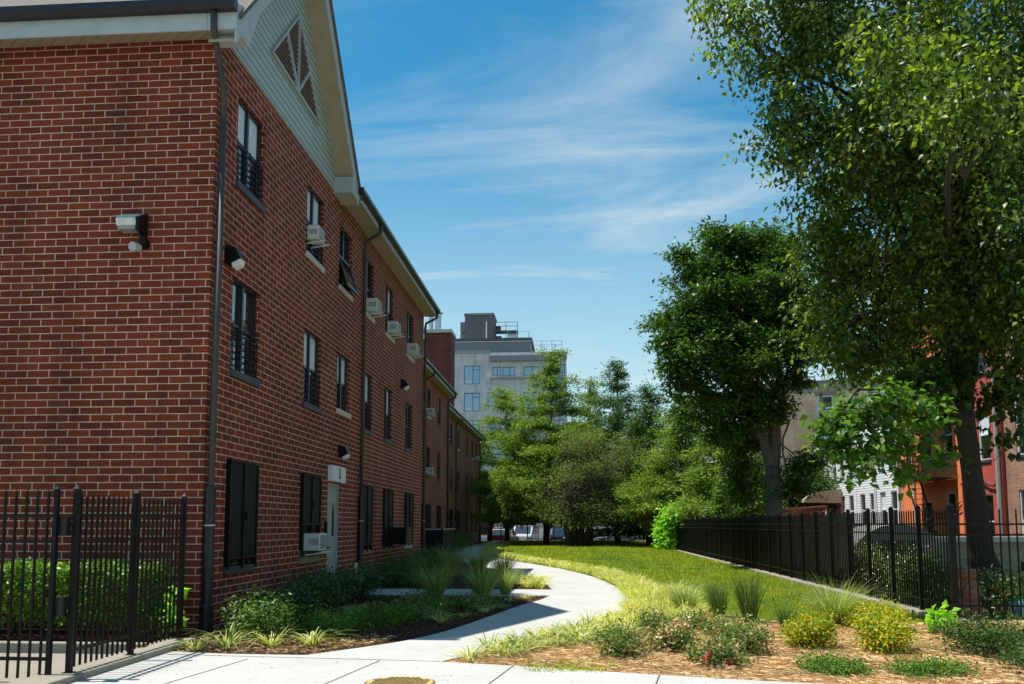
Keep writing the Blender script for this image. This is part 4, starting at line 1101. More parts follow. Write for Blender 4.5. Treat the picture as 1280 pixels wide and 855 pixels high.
# ================================================================== ROW HOUSES ON THE RIGHT
RX = 15.5
def window_west(par, y0, y1, z0, z1, fm=WHITE, sill=None, X=RX, sky_sheet=0, gm=GLASS, trim=True):
    fo = add_window(par, X, y0, y1, z0, z1, sill, sky_sheet, s=-1, fm=fm, twin=False, gm=gm, depth=0.09)
    return fo
def house(name, label, y0, y1, X, ztop, wallm, wins, depth=9, group=None, cat="house", cornice=None, sill=SILL_D, fm=WHITE, front=None):
    h = thing(name, label, cat, (X, y0, 0), group)
    m = MB(); wall_x(m, X, y0, y1, -0.5, ztop, [w_[:4] for w_ in wins], 0.14, sgn=-1)
    m.quad((X, y0, -0.5), (X + depth, y0, -0.5), (X + depth, y0, ztop), (X, y0, ztop)); m.quad((X, y1, -0.5), (X + depth, y1, -0.5), (X + depth, y1, ztop), (X, y1, ztop))
    m.quad((X + depth, y0, -0.5), (X + depth, y1, -0.5), (X + depth, y1, ztop), (X + depth, y0, ztop)); m.quad((X, y0, ztop - .2), (X + depth, y0, ztop - .2), (X + depth, y1, ztop - .2), (X, y1, ztop - .2))
    m.build("wall", wallm, h)
    MB().box(X + 0.3, X + depth - 0.2, y0 + 0.2, y1 - 0.2, -0.4, ztop - 0.4).build("interior_core", DKPLASTIC, h)
    for w_ in wins: window_west(h, *w_[:4], fm=fm, sill=sill, X=X, sky_sheet=(w_[4] if len(w_) > 4 else 0))
    if cornice: MB().box(X - 0.25, X + depth + 0.1, y0 + 0.02, y1 - 0.02, ztop, ztop + 0.3).build("cornice", cornice, h)
    return h
# white clapboard houses (two)
wz = [(3.3, 1.6), (1.15, 1.75)]
def wset(y0, y1, n, zs, w_=0.95):
    o = []
    for k in range(n):
        c = y0 + (y1 - y0) * (k + 0.5) / n
        for z0, h in zs: o.append((c - w_ / 2, c + w_ / 2, z0, z0 + h, (k % 3 == 1) * 1))
    return o
h1 = house("clapboard_house", "white clapboard house next to the orange one, behind the big-leaved branch", 41.6, 48.0, RX, 7.2, WHITE_SIDING, wset(41.8, 47.8, 4, [(1.35, 1.75), (4.3, 1.6)], 0.8), cornice=FASCIA)
MB().box(RX - 0.12, RX - 0.002, 41.62, 41.8, 0, 7.2).build("corner_board", WHITE, h1); MB().tube([(RX - 0.1, 44.9, 0), (RX - 0.1, 44.9, 7.1)], 0.05, 8).build("downpipe", WHITE, h1); settle(h1)
h2_ = house("clapboard_house", "white clapboard house with teal eaves and a tan awning, farther left of its white neighbour", 48.05, 54.3, RX, 6.6, WHITE_SIDING, wset(48.2, 54.1, 4, [(1.35, 1.75), (4.2, 1.5)], 0.8), cornice=mat("teal_trim", (0.10, 0.36, 0.38), 0.5))
aw = MB(); pts = []
for k in range(7):
    a = k / 6 * math.pi / 2; pts.append((RX - 0.05 - 2.2 * math.sin(a) , 50.4, 2.75 + 0.75 * math.cos(a) ))
pts += [(RX - 0.05, 50.4, 2.72)]
aw.profile(pts, (0, 3.2, 0)); aw.build("awning", mat("tan_awning_fabric", (0.42, 0.32, 0.20), 0.8), h2_)
aq = MB()
for yy in (50.5, 53.5): aq.tube([(RX - 2.2, yy, -0.2), (RX - 2.2, yy, 2.75)], 0.03, 6)
aq.build("awning_posts", BOOT, h2_); settle(h2_)
dk = thing("wooden_deck", "red-brown stained wooden deck and stair rails in front of the white houses", "deck", (RX - 1.8, 48, 0))
d_ = MB(); d_.box(RX - 3.0, RX - 0.3, 43.2, 54, 1.35, 1.47); d_.build("deck_floor", WOOD_R, dk)
d_ = MB()
for z in (1.9, 2.40): d_.obox((RX - 3.0, 43.2, z), (RX - 3.0, 54, z), 0.07, 0.07)
yy = 43.2
while yy < 54.1: d_.box(RX - 3.03, RX - 2.97, yy - 0.03, yy + 0.03, 0.0, 2.43); yy += 0.45
for k, yb in enumerate((46.5, 50.5, 53.5)):
    for s_ in (0, 1.0): d_.obox((RX - 3.0, yb + s_, 2.38), (RX - 5.4, yb + s_, 1.2), 0.07, 0.09)
d_.build("railing", WOOD_R, dk); settle(dk)
# orange house with fire escape
ow = [(35.9, 36.8, 1.0, 2.8), (38.2, 39.1, 0.9, 2.5), (35.9, 36.8, 4.3, 6.1), (38.0, 38.9, 4.3, 6.1), (40.0, 40.8, 4.3, 6.1), (35.9, 36.8, 7.5, 9.3), (38.0, 38.9, 7.5, 9.3), (40.0, 40.8, 7.5, 9.3)]
h3_ = house("orange_house", "bright orange painted row house with a black fire escape on its face", 35.05, 41.55, RX, 10.4, ORANGE, ow, cornice=mat("brown_cornice", (0.08, 0.05, 0.04), 0.6))
MB().tube([(RX - 0.09, 39.9, -0.2), (RX - 0.09, 39.9, 10)], 0.06, 8).build("downpipe", CREAM_SIDING, h3_)
fe = MB()
for lvl in (3.35, 6.6):
    fe.box(RX - 1.15, RX - 0.02, 35.6, 39.2, lvl, lvl + 0.05)
    for z in (0.5, 0.95):
        fe.obox((RX - 1.15, 35.6, lvl + z), (RX - 1.15, 39.2, lvl + z), 0.035, 0.035); fe.obox((RX - 1.15, 35.6, lvl + z), (RX, 35.6, lvl + z), 0.035, 0.035); fe.obox((RX - 1.15, 39.2, lvl + z), (RX, 39.2, lvl + z), 0.035, 0.035)
    yy = 35.6
    while yy < 39.25: fe.box(RX - 1.165, RX - 1.135, yy - 0.012, yy + 0.012, lvl, lvl + 0.97); yy += 0.17
for (za, zb, ya, yb) in ((3.4, 6.62, 38.7, 36.4), (6.65, 10.2, 36.2, 38.5), (0.2, 3.36, 36.2, 38.2)):
    for xx in (RX - 1.0, RX - 0.45): fe.obox((xx, ya, za), (xx, yb, zb), 0.03, 0.12)
    for k in range(14):
        t = (k + 0.5) / 14; yk = ya + (yb - ya) * t; zk = za + (zb - za) * t; fe.box(RX - 1.0, RX - 0.45, yk - 0.11, yk + 0.11, zk - 0.012, zk + 0.012)
fe.build("fire_escape", mat("rusty_black_iron", (0.03, 0.016, 0.012), 0.6, var=0.4), h3_)
cb = MB()
for z0_, sag in ((2.4, 0.5), (2.1, 0.35)):
    cb.tube([(RX - 0.05, 35.3 + k * 0.5, z0_ - sag * math.sin(k / 8 * math.pi)) for k in range(9)], 0.018, 5)
cb.build("cables", BOOT, h3_); settle(h3_)
rw = [(32.5, 33.4, 0.6, 2.6), (32.5, 33.4, 3.9, 5.8, 2), (32.5, 33.4, 7.2, 9.0), (34.1, 34.8, 3.9, 5.8), (34.1, 34.8, 7.2, 9.0)]
h4_ = house("red_house", "dark red painted row house between the orange house and the brown brick one", 31.75, 35.0, RX - 0.12, 10.8, REDPAINT, rw, cornice=MATS["brown_cornice"])
MB().tube([(RX - 0.2, 31.86, -0.2), (RX - 0.2, 31.86, 10)], 0.09, 8).build("downpipe", mat("grey_drain", (0.30, 0.30, 0.28), 0.6), h4_)
cb = MB(); cb.tube([(RX - 0.19, 31.9 + k * 0.38, 3.0 - 0.12 * math.sin(k * 1.3)) for k in range(9)], 0.03, 5); cb.build("cables", BOOT, h4_); settle(h4_)
bwins = [(29.6, 30.9, 0.5, 2.7), (29.6, 30.9, 3.9, 5.9), (29.6, 30.9, 7.2, 9.1), (26.6, 27.8, 0.5, 2.7), (26.6, 27.8, 3.9, 5.9)]
h5_ = house("brown_brick_house", "brown brick row house at the right edge with tall white-framed windows", 24.5, 31.7, RX, 10.8, BRICK_BROWN, bwins, cornice=MATS["brown_cornice"]); settle(h5_)
# tan brick apartment block, frontal
tb = thing("tan_brick_building", "three-storey tan brick building with a flat roof behind the dark round tree", "building", (12, 57, 0))
X0, X1, ZT = 0.0, 13.0, 10.9
twin_ = []
for k, xc in enumerate((1.4, 5.6, 8.85, 11.6)):
    for z0, z1 in ((8.35, 10.0), (4.9, 6.6), (1.5, 3.2)): twin_.append((xc - 0.5, xc + 0.5, z0, z1))
m = MB(); wall_y(m, 0, X0, X1, -0.5, ZT, twin_, 0.16)
m.quad((X0, 0, -.5), (X0, 12, -.5), (X0, 12, ZT), (X0, 0, ZT)); m.quad((X1, 0, -.5), (X1, 12, -.5), (X1, 12, ZT), (X1, 0, ZT)); m.quad((X0, 12, -.5), (X1, 12, -.5), (X1, 12, ZT), (X0, 12, ZT)); m.quad((X0, 0, ZT - .1), (X1, 0, ZT - .1), (X1, 12, ZT - .1), (X0, 12, ZT - .1))
m.build("wall", BRICK_TAN, tb)
MB().box(X0 + .3, X1 - .3, .4, 11.7, -.4, ZT - .4).build("interior_core", DKPLASTIC, tb)
MB().box(X0 - .06, X1 + .06, -.08, 12.06, ZT, ZT + .12).build("coping", DKG, tb)
for x0, x1, z0, z1 in twin_:
    f = MB(); t = 0.09
    f.box(x0 + .002, x0 + t, .03, .12, z0, z1); f.box(x1 - t, x1 - .002, .03, .12, z0, z1); f.box(x0 + t, x1 - t, .03, .12, z1 - t, z1 - .002); f.box(x0 + t, x1 - t, .03, .12, z0 + .002, z0 + t); f.box(x0 + t, x1 - t, .04, .12, (z0 + z1) / 2 - .04, (z0 + z1) / 2 + .04)
    fo = f.build("window", WHITE, tb); MB().box(x0 + t, x1 - t, .09, .1, z0 + t, z1 - t).build("pane", GLASS, fo)
    MB().box(x0 - .12, x1 + .12, -.05, -.002, z1 + .02, z1 + .28).build("lintel", mat("brown_lintel", (0.15, 0.10, 0.07), 0.8), fo); MB().box(x0 - .06, x1 + .06, -.06, -.002, z0 - .12, z0 - .01).build("sill", MATS["brown_lintel"], fo)
for xx, zz in ((3.6, 0.9), (7.3, 1.4), (10.4, 0.8), (11.0, 1.6)): MB().tube([(xx, 4, ZT), (xx, 4, ZT + zz)], 0.07, 6).build("vent_pipe", DKG, tb)
del tb["_base"]; tb.location = (11.3, 58.8, 0); tb.rotation_euler = (0, 0, R_(-17))
ch_ = thing("cream_house", "narrow cream sided house behind the fence, left of the tan brick building", "house", (11, 56, 0))
MB().box(10.9, 11.9, 54.5, 58.4, -0.4, 6.4).build("wall", CREAM_SIDING, ch_)
for yy in (54.45, 56.4): MB().box(10.8, 10.898, yy, yy + 0.16, -0.4, 6.4).build("corner_board", WHITE, ch_)
MB().box(10.7, 12.0, 54.3, 58.5, 6.401, 6.55).build("roof", SHINGLE, ch_)
settle(ch_)
# yard things
yw = thing("retaining_wall", "tan concrete garden wall with a pale coping behind the right fence", "wall", (11, 24, 0))
MB().box(9.4, 20, 24.0, 24.25, -0.3, 1.02).build("wall_face", mat("tan_concrete", (0.27, 0.24, 0.17), 0.9, var=0.2, nscale=2), yw); MB().box(9.35, 20, 23.94, 24.31, 1.02, 1.16).build("coping", CONC, yw); settle(yw)
sh = thing("garden_shed", "low white shed with a shallow pale roof behind the right fence", "shed", (11, 30, 0))
MB().box(8.6, 11.2, 27.5, 29.5, -0.1, 0.95).build("shed_wall", FASCIA, sh); MB().profile([(8.45, 27.4, 0.96), (11.5, 27.4, 0.96), (11.5, 27.4, 1.02), (9.6, 27.4, 1.5), (8.45, 27.4, 1.30)], (0, 2.3, 0)).build("roof", CONC, sh); settle(sh)
sh = thing("curved_garden_shelter", "round-topped grey shelter just behind the board fence", "shelter", (7.4, 22, 0))
pp = [(7.0, 22.0, 0.0)] + [(8.1 - 1.1 * math.cos(a), 22.0, 0.75 + 0.75 * math.sin(a)) for a in [k / 8 * math.pi for k in range(9)]] + [(9.2, 22.0, 0.0)]
MB().profile(pp, (0, 1.8, 0)).build("shell", mat("grey_panel", (0.30, 0.29, 0.27), 0.7), sh); MB().box(7.5, 8.6, 21.96, 21.995, 0.0, 1.1).build("opening", DKPLASTIC, sh); settle(sh)
ws_ = thing("wooden_steps", "dark bluish wooden steps in the shade behind the right fence", "steps", (9.6, 17, 0))
for k in range(4): MB().box(8.9, 11.6, 16.4 + k * 0.35, 16.78 + k * 0.35, 0.0 if k == 0 else 0.19 * k, 0.19 * (k + 1) - 0.01).build("step", mat("dark_slate_boards", (0.035, 0.04, 0.05), 0.7, var=0.3), ws_)
settle(ws_)
pt = thing("planter_box", "teal planter box full of small green seedlings behind the right fence", "planter", (7.4, 14.1, 0))
m = MB(); m.box(6.95, 8.6, 13.95, 13.98, 0.05, 0.30); m.box(6.95, 8.6, 14.32, 14.35, 0.05, 0.30); m.box(6.95, 6.98, 13.98, 14.32, 0.05, 0.30); m.box(8.57, 8.6, 13.98, 14.32, 0.05, 0.30)
m.build("box", mat("teal_paint", (0.16, 0.36, 0.42), 0.5, var=0.1), pt); MB().box(6.985, 8.565, 13.985, 14.315, 0.06, 0.25).build("soil", MULCH, pt)
foliage("seedlings", [((7.1 + k * 0.2, 14.15, 0.33), (0.09, 0.12, 0.07)) for k in range(8)], 700, 0.06, leaf_mat("seedling_leaf", [(0.05, 0.14, 0.05), (0.09, 0.22, 0.09)]), pt, cl_r=0.05, per=8, aspect=0.7); settle(pt)
# carved stump
stp = thing("carved_stump", "gnarled brown carved tree stump standing behind the corner of the right fence", "stump", (6.1, 13.95, 0))
v = []; f = []; n = 18; rows = 22
for j in range(rows + 1):
    t = j / rows
    rr = 0.17 + 0.07 * (1 - t) ** 2 + 0.03 * math.sin(t * 13) + (0.05 if t > 0.85 else 0)
    for k in range(n):
        a = 2 * math.pi * k / n
        q = rr * (1 + 0.22 * math.sin(3 * a + t * 6) * math.sin(t * 9 + 1) + random.uniform(-0.1, 0.1))
        v.append((6.12 + q * math.cos(a) + 0.03 * math.sin(t * 5), 13.98 + q * math.sin(a), 0.02 + t * 0.78))
for j in range(rows):
    for k in range(n): f.append((j * n + k, j * n + (k + 1) % n, (j + 1) * n + (k + 1) % n, (j + 1) * n + k))
f.append(tuple(range(rows * n, rows * n + n)))
MB().add(v, f).build("stump_body", mat("red_brown_wood", (0.24, 0.12, 0.075), 0.85, var=0.5, nscale=12, bumps=0.8), stp); settle(stp)
# manhole cover
mh = thing("utility_cover", "round yellow cast cover with dark holes set in the foreground pavement", "manhole cover", (-1.62, 8.08, 0.035))
def disc(r, z0, z1, cx_, cy_, n=40): return MB().tube([(cx_, cy_, z0), (cx_, cy_, z1)], r, n)
disc(0.33, 0.033, 0.037, -1.62, 7.96).build("rim", mat("rusty_iron", (0.16, 0.09, 0.05), 0.8), mh)
disc(0.305, 0.034, 0.043, -1.62, 7.96).build("plate", mat("worn_yellow_paint", (0.50, 0.34, 0.09), 0.7, var=0.35, nscale=14), mh)
hm = MB()
for i in range(-6, 7):
    for j in range(-6, 7):
        xx, yy = i * 0.05 + (j % 2) * 0.025, j * 0.046
        if xx * xx + yy * yy < 0.27 ** 2: hm.obox((-1.62 + xx - 0.016, 7.96 + yy - 0.010, 0.0445), (-1.62 + xx + 0.016, 7.96 + yy + 0.010, 0.0445), 0.024, 0.003)
hm.build("holes", BOOT, mh); settle(mh)
# ================================================================== VEGETATION
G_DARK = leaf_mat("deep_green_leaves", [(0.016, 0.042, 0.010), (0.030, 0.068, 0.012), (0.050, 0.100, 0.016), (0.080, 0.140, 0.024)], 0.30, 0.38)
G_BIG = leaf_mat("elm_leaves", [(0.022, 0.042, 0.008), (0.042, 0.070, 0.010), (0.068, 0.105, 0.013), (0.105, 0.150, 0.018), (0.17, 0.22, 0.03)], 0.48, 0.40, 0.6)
G_BROAD = leaf_mat("broad_leaves", [(0.040, 0.090, 0.012), (0.070, 0.140, 0.018), (0.110, 0.200, 0.030)], 0.45, 0.42)
G_PINE = leaf_mat("pine_needles", [(0.050, 0.090, 0.020), (0.085, 0.140, 0.024), (0.135, 0.195, 0.030), (0.20, 0.255, 0.045)], 0.35, 0.6, 0.2)
G_PINED = leaf_mat("dark_pine_needles", [(0.030, 0.065, 0.020), (0.050, 0.100, 0.026), (0.085, 0.145, 0.032)], 0.3, 0.6, 0.2)
G_OLIVE = leaf_mat("olive_leaves", [(0.070, 0.100, 0.028), (0.110, 0.145, 0.038), (0.16, 0.185, 0.06)], 0.35, 0.6, 0.2)
G_VINE = leaf_mat("bright_vine_leaves", [(0.14, 0.30, 0.02), (0.20, 0.38, 0.03), (0.26, 0.44, 0.05)], 0.45, 0.5)
G_SHRUB = leaf_mat("glossy_shrub_leaves", [(0.016, 0.042, 0.008), (0.030, 0.068, 0.012), (0.055, 0.11, 0.02)], 0.2, 0.28, 0.7)
G_SHRUBL = leaf_mat("fresh_shrub_leaves", [(0.03, 0.07, 0.012), (0.065, 0.12, 0.02), (0.12, 0.19, 0.035)], 0.3, 0.4)
G_HEDGE = leaf_mat("hedge_leaves", [(0.06, 0.13, 0.012), (0.10, 0.19, 0.016), (0.16, 0.27, 0.025)], 0.12, 0.4)
G_SPIREA = leaf_mat("spirea_leaves", [(0.09, 0.17, 0.012), (0.20, 0.27, 0.015), (0.34, 0.34, 0.02), (0.42, 0.28, 0.025)], 0.35, 0.5)
G_JUN = leaf_mat("juniper_sprays", [(0.040, 0.095, 0.014), (0.070, 0.140, 0.018), (0.12, 0.20, 0.028)], 0.2, 0.6, 0.2)
G_JUND = leaf_mat("dark_juniper_sprays", [(0.022, 0.055, 0.014), (0.036, 0.080, 0.016), (0.065, 0.100, 0.020)], 0.15, 0.7, 0.2)
G_ROSE = leaf_mat("rose_leaves", [(0.040, 0.095, 0.025), (0.07, 0.140, 0.030), (0.12, 0.19, 0.035), (0.20, 0.17, 0.05)], 0.25, 0.45)
G_LIR = leaf_mat("variegated_blades", [(0.08, 0.15, 0.03), (0.26, 0.33, 0.07), (0.50, 0.50, 0.17), (0.66, 0.62, 0.30)], 0.3, 0.45, gain=1.0)
G_LIRY = leaf_mat("yellow_green_blades", [(0.18, 0.25, 0.03), (0.42, 0.44, 0.08), (0.58, 0.56, 0.15), (0.66, 0.62, 0.24)], 0.3, 0.45, gain=1.0)
G_FOUNTD = leaf_mat("upright_grass_blades", [(0.035, 0.075, 0.02), (0.06, 0.11, 0.03), (0.11, 0.17, 0.05)], 0.3, 0.5)
G_FOUNT = leaf_mat("fountain_grass_blades", [(0.09, 0.15, 0.04), (0.15, 0.22, 0.06), (0.24, 0.30, 0.10), (0.36, 0.36, 0.17)], 0.3, 0.5)
G_WEED = leaf_mat("clover_leaves", [(0.03, 0.09, 0.015), (0.05, 0.13, 0.02)], 0.3, 0.5)
G_GRASS = leaf_mat("lawn_blades", [(0.085, 0.145, 0.010), (0.140, 0.205, 0.014), (0.215, 0.265, 0.024), (0.36, 0.33, 0.06)], 0.5, 0.5)
DRY = leaf_mat("dead_pale_blooms", [(0.30, 0.16, 0.10), (0.42, 0.26, 0.17), (0.50, 0.36, 0.24)], 0.2, 0.7)
PINK = leaf_mat("pink_petals", [(0.70, 0.05, 0.10), (0.80, 0.12, 0.16), (0.75, 0.22, 0.20)], 0.3, 0.5)
WHITEFL = leaf_mat("white_petals", [(0.65, 0.62, 0.55), (0.78, 0.76, 0.70)], 0.3, 0.5)
STRAW = leaf_mat("pine_straw_needles", [(0.38, 0.21, 0.10), (0.54, 0.34, 0.17), (0.68, 0.47, 0.26), (0.80, 0.62, 0.40)], 0.1, 0.6, 0.3, 1.0)
CHIP = leaf_mat("mulch_chips", [(0.03, 0.015, 0.01), (0.08, 0.04, 0.025), (0.16, 0.085, 0.05)], 0.0, 0.9, 0.1)

def lob(u, v, Y, ru, rv, rd=None):
    k = Y / FPX
    return (tuple(atY(u, v, Y)), (ru * k, (rd or (ru + rv) / 2) * k, rv * k))
def limb(m, a, b, r0, r1, wob=0.12, n=6):
    a, b = Vector(a), Vector(b); L = (b - a).length
    pts = []; rads = []
    for i in range(n + 1):
        t = i / n
        p = a.lerp(b, t) + Vector((random.gauss(0, 1), random.gauss(0, 1), random.gauss(0, 0.6))) * L * wob * 0.25 * math.sin(math.pi * t)
        p.z += L * 0.06 * math.sin(math.pi * t)
        pts.append(p); rads.append(r0 + (r1 - r0) * t)
    m.tube(pts, rads, 8, caps=False)
def branches(m, frm, lobes, r0, every=1, twigs=3):
    for i, l in enumerate(lobes):
        if i % every: continue
        s = frm[i % len(frm)] if isinstance(frm, list) else frm
        c = Vector(l[0]); limb(m, s, c, r0, r0 * 0.3)
        for k in range(twigs):
            d = Vector(unit(rng.normal(size=3))); e = c + Vector((d.x * l[1][0], d.y * l[1][1], abs(d.z) * l[1][2])) * 0.8
            limb(m, c.lerp(Vector(s), 0.25), e, r0 * 0.3, r0 * 0.08, n=4)

# ---- the big near tree on the right
big = thing("shade_tree", "huge leafy tree with a leaning dark trunk filling the upper right of the view", "tree", (8.75, 18.6, 0))
L1 = [lob(1022, 300, 16, 28, 34), lob(1028, 372, 16.2, 28, 38), lob(1044, 438, 16.4, 26, 28), lob(1082, 452, 16.8, 28, 18), lob(905, 22, 15.5, 38, 32), lob(958, 58, 15.5, 58, 48), lob(1000, 120, 15.5, 52, 50), lob(985, 192, 15.5, 42, 30), lob(1045, 180, 15.5, 62, 60), lob(1050, 265, 16, 50, 48),
      lob(1040, 335, 16.5, 38, 42), lob(1052, 405, 16.5, 42, 45), lob(1100, 425, 17, 52, 40), lob(1120, 60, 16, 85, 75), lob(1130, 180, 15.5, 85, 75), lob(1120, 300, 16, 75, 70), lob(1030, 20, 15.5, 70, 55),
      lob(1180, 375, 16.5, 75, 58), lob(1230, 60, 15, 85, 80), lob(1240, 190, 15.5, 85, 75), lob(1220, 300, 16, 80, 75), lob(1262, 395, 16, 55, 48), lob(1300, 300, 15, 80, 80), lob(1320, 120, 15, 90, 90), lob(1235, 425, 17.5, 48, 30),
      lob(1330, 390, 15, 70, 60), lob(955, -60, 15.5, 75, 60), lob(1050, -90, 16, 100, 80), lob(1170, -100, 16, 110, 90), lob(1300, -80, 16, 110, 100), lob(1150, 440, 19, 50, 26), lob(1250, 380, 20, 90, 70), lob(1120, 200, 19.5, 110, 110), lob(1250, 150, 20, 110, 110), lob(1090, 380, 19, 50, 50),
      lob(1130, 90, 12.0, 70, 50), lob(1215, 130, 11.0, 70, 55), lob(1060, -160, 18, 160, 90), lob(1220, -220, 18, 200, 110), lob(1420, 100, 18, 120, 150), lob(1420, 350, 18, 110, 110)]
tk = MB()
tb0 = Vector((8.75, 18.6, -0.1)); fork = atY(1203, 500, 17.6)
tk.tube([tb0, atY(1226, 690, 18.4), atY(1216, 600, 18.1), atY(1208, 540, 17.9), fork], [0.36, 0.25, 0.20, 0.19, 0.19], 14)
f2_ = atY(1190, 400, 18.2); f3_ = atY(1235, 300, 18.6); f4_ = atY(1150, 330, 18.2); f5_ = atY(1200, 120, 18.6)
for a, b, r0, r1 in ((fork, f2_, 0.22, 0.17), (fork, f3_, 0.20, 0.14), (f2_, f4_, 0.14, 0.10), (f2_, f5_, 0.16, 0.09), (f3_, f5_, 0.13, 0.08)): limb(tk, a, b, r0, r1, 0.08)
tko = tk.build("trunk", BARK, big, smooth=True)
br = MB(); branches(br, [f2_, f3_, f4_, f5_], L1, 0.075, 1, 3); br.build("branches", BARK, big, smooth=True)
foliage("crown", sub(L1, 12, 0.27, 1.25, 0.72), 185000, 0.118, G_BIG, big, cl_r=0.24, per=20, shell=0.5, up=0.45, droop=0.75, aspect=0.55, drape=0.55, fancy=True)
L1b = [lob(1062, 522, 14, 32, 18), lob(1100, 504, 14.1, 34, 14), lob(1044, 558, 14, 20, 15), lob(1088, 560, 13.9, 28, 18), lob(1126, 552, 14.1, 24, 20), lob(1150, 520, 14.4, 28, 18), lob(1030, 535, 14, 12, 8), lob(1068, 590, 13.9, 14, 9), lob(1178, 575, 15.5, 12, 8), lob(1138, 590, 14.4, 12, 8)]
lb_ = MB(); e0 = atY(1205, 525, 17.8); e1 = atY(1120, 500, 14.6); e2 = atY(1072, 486, 14.1)
limb(lb_, e0, e1, 0.07, 0.04); limb(lb_, e1, e2, 0.04, 0.02); limb(lb_, e2, atY(1040, 545, 14), 0.02, 0.008)
for l in L1b: limb(lb_, e1, l[0], 0.022, 0.008)
lb_.build("low_limb", BARK, big, smooth=True)
foliage("broad_leaved_limb", L1b, 1700, 0.155, G_BROAD, big, cl_r=0.17, per=6, shell=0.6, up=0.7, droop=0.5, aspect=0.72, fancy=True)
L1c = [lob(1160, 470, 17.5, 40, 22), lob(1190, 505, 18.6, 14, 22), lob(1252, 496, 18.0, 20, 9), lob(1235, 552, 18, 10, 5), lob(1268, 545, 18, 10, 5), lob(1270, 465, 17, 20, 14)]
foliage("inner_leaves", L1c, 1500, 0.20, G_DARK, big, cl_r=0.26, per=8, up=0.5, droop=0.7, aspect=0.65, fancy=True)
settle(big)

# ---- dark round tree in the middle distance
mid = thing("round_tree", "tall dark green round-crowned tree with a forked trunk, left of the tan brick building", "tree", tuple(atY(966, 650, 30).xy) + (0,))
L2 = [lob(905, 312, 30, 36, 28), lob(948, 318, 30, 36, 26), lob(880, 345, 29.5, 38, 30), lob(985, 345, 30, 32, 36), lob(850, 385, 29, 28, 28), lob(900, 385, 28.6, 46, 36), lob(955, 390, 29, 50, 42), lob(998, 410, 30, 26, 42),
      lob(840, 430, 29, 26, 22), lob(885, 440, 28.3, 46, 34), lob(940, 460, 28.6, 50, 38), lob(990, 455, 29.5, 30, 28), lob(852, 478, 29, 30, 24), lob(895, 500, 29.5, 44, 26), lob(945, 515, 30, 40, 24), 
      lob(1002, 580, 30, 22, 16), lob(985, 610, 30.2, 20, 11), lob(930, 560, 31.5, 30, 24), lob(925, 345, 32, 60, 50), lob(930, 430, 33, 80, 70), lob(905, 540, 30.5, 26, 16), lob(870, 520, 31, 24, 16), lob(925, 610, 32, 20, 20)]
fk = atY(966, 585, 30); base = atY(968, 645, 30)
tk = MB(); bx_, by_ = base.x, base.y
tk.tube([(bx_, by_, -0.1), (bx_, by_, 0.9), tuple(fk)], [0.40, 0.30, 0.26], 14)
fa, fb = atY(940, 520, 30), atY(978, 500, 30)
limb(tk, fk, fa, 0.20, 0.14); limb(tk, fk, fb, 0.24, 0.16); limb(tk, fa, atY(900, 440, 29.8), 0.13, 0.07); limb(tk, fb, atY(960, 400, 29.8), 0.15, 0.07)
tk.build("trunk", BARK_L, mid, smooth=True)
br = MB(); branches(br, [fa, fb, atY(960, 420, 29.8)], L2, 0.05, 1, 2); br.build("branches", BARK_L, mid, smooth=True)
foliage("crown", sub(L2, 12, 0.34, 0.36, 0.62), 112000, 0.175, G_DARK, mid, cl_r=0.26, per=24, shell=0.5, up=0.75, droop=0.35, aspect=0.42, fancy=False, flat=0.7)
settle(mid)

# ---- conifers and others in front of the far fence
def conifer(label, name, uc, vt, vb, Y, hw, mat_, n, trunk_u=None, tiers=11, flat=0.28, seed=0, leaf=0.22, base_v=676, group="conifers in front of the far street fence", power=0.75, clr=0.5, lean=0):
    rs_ = np.random.default_rng(seed + 5)
    top = atY(uc, vt, Y); bot = atY(uc, vb, Y); k = Y / FPX
    bx, by = (atY(trunk_u or uc, base_v, Y).x, Y)
    r = thing(name, label, "tree", (bx, by, 0), group)
    L = []
    for i in range(tiers):
        t = (i + 0.4) / tiers
        z = top.z + (bot.z - top.z) * t
        rad = hw * k * (t ** power) * rs_.uniform(0.8, 1.12)
        if t > 0.85: rad *= 0.8
        rad = max(rad, 0.09 * hw * k + 0.25)
        nl = max(2, int(3 + t * 8))
        for j in range(nl):
            a = 2 * math.pi * (j + rs_.uniform(0, 1)) / nl
            rr = rad * rs_.uniform(0.45, 0.8)
            lr = rad * rs_.uniform(0.30, 0.46) + 0.14
            L.append(((top.x + (bx - top.x) * t + rr * math.cos(a), Y + rr * math.sin(a), z + rs_.uniform(-0.3, 0.3)), (lr, lr, max(0.22, lr * flat) + 0.08)))
    tk = MB(); tk.tube([(bx, by, -0.1), (bx, by, 1.5), (top.x * .5 + bx * .5, by, top.z * 0.55), (top.x, by, top.z - 0.3)], [0.26, 0.21, 0.13, 0.02], 10)
    for q in range(3):      # leading shoots
        L.append(((top.x + rs_.uniform(-.15, .15), Y + rs_.uniform(-.15, .15), top.z - 0.3 - 0.5 * q), (0.16 + 0.12 * q, 0.16 + 0.12 * q, 0.5)))
    for q in range(14):     # upswept shoots that break the outline
        t = rs_.uniform(0.05, 0.7); a = rs_.uniform(0, 6.28); rr = hw * k * t ** power * 0.95
        L.append(((top.x + rr * math.cos(a), Y + rr * math.sin(a), top.z + (bot.z - top.z) * t + 0.45), (0.22, 0.22, 0.55)))
    tk.build("trunk", BARK, r, smooth=True)
    bm_ = MB()
    for c, _ in L: bm_.tube([(bx + (top.x - bx) * 0.5, by, c[2] - 0.3), c], [0.045, 0.012], 5, caps=False)
    bm_.build("branches", BARK, r)
    foliage("crown", L, int(n * 1.35), leaf, mat_, r, cl_r=clr * 0.6, per=20, shell=0.6, up=0.9, droop=-0.15, aspect=0.34, flat=0.5)
    settle(r); return r
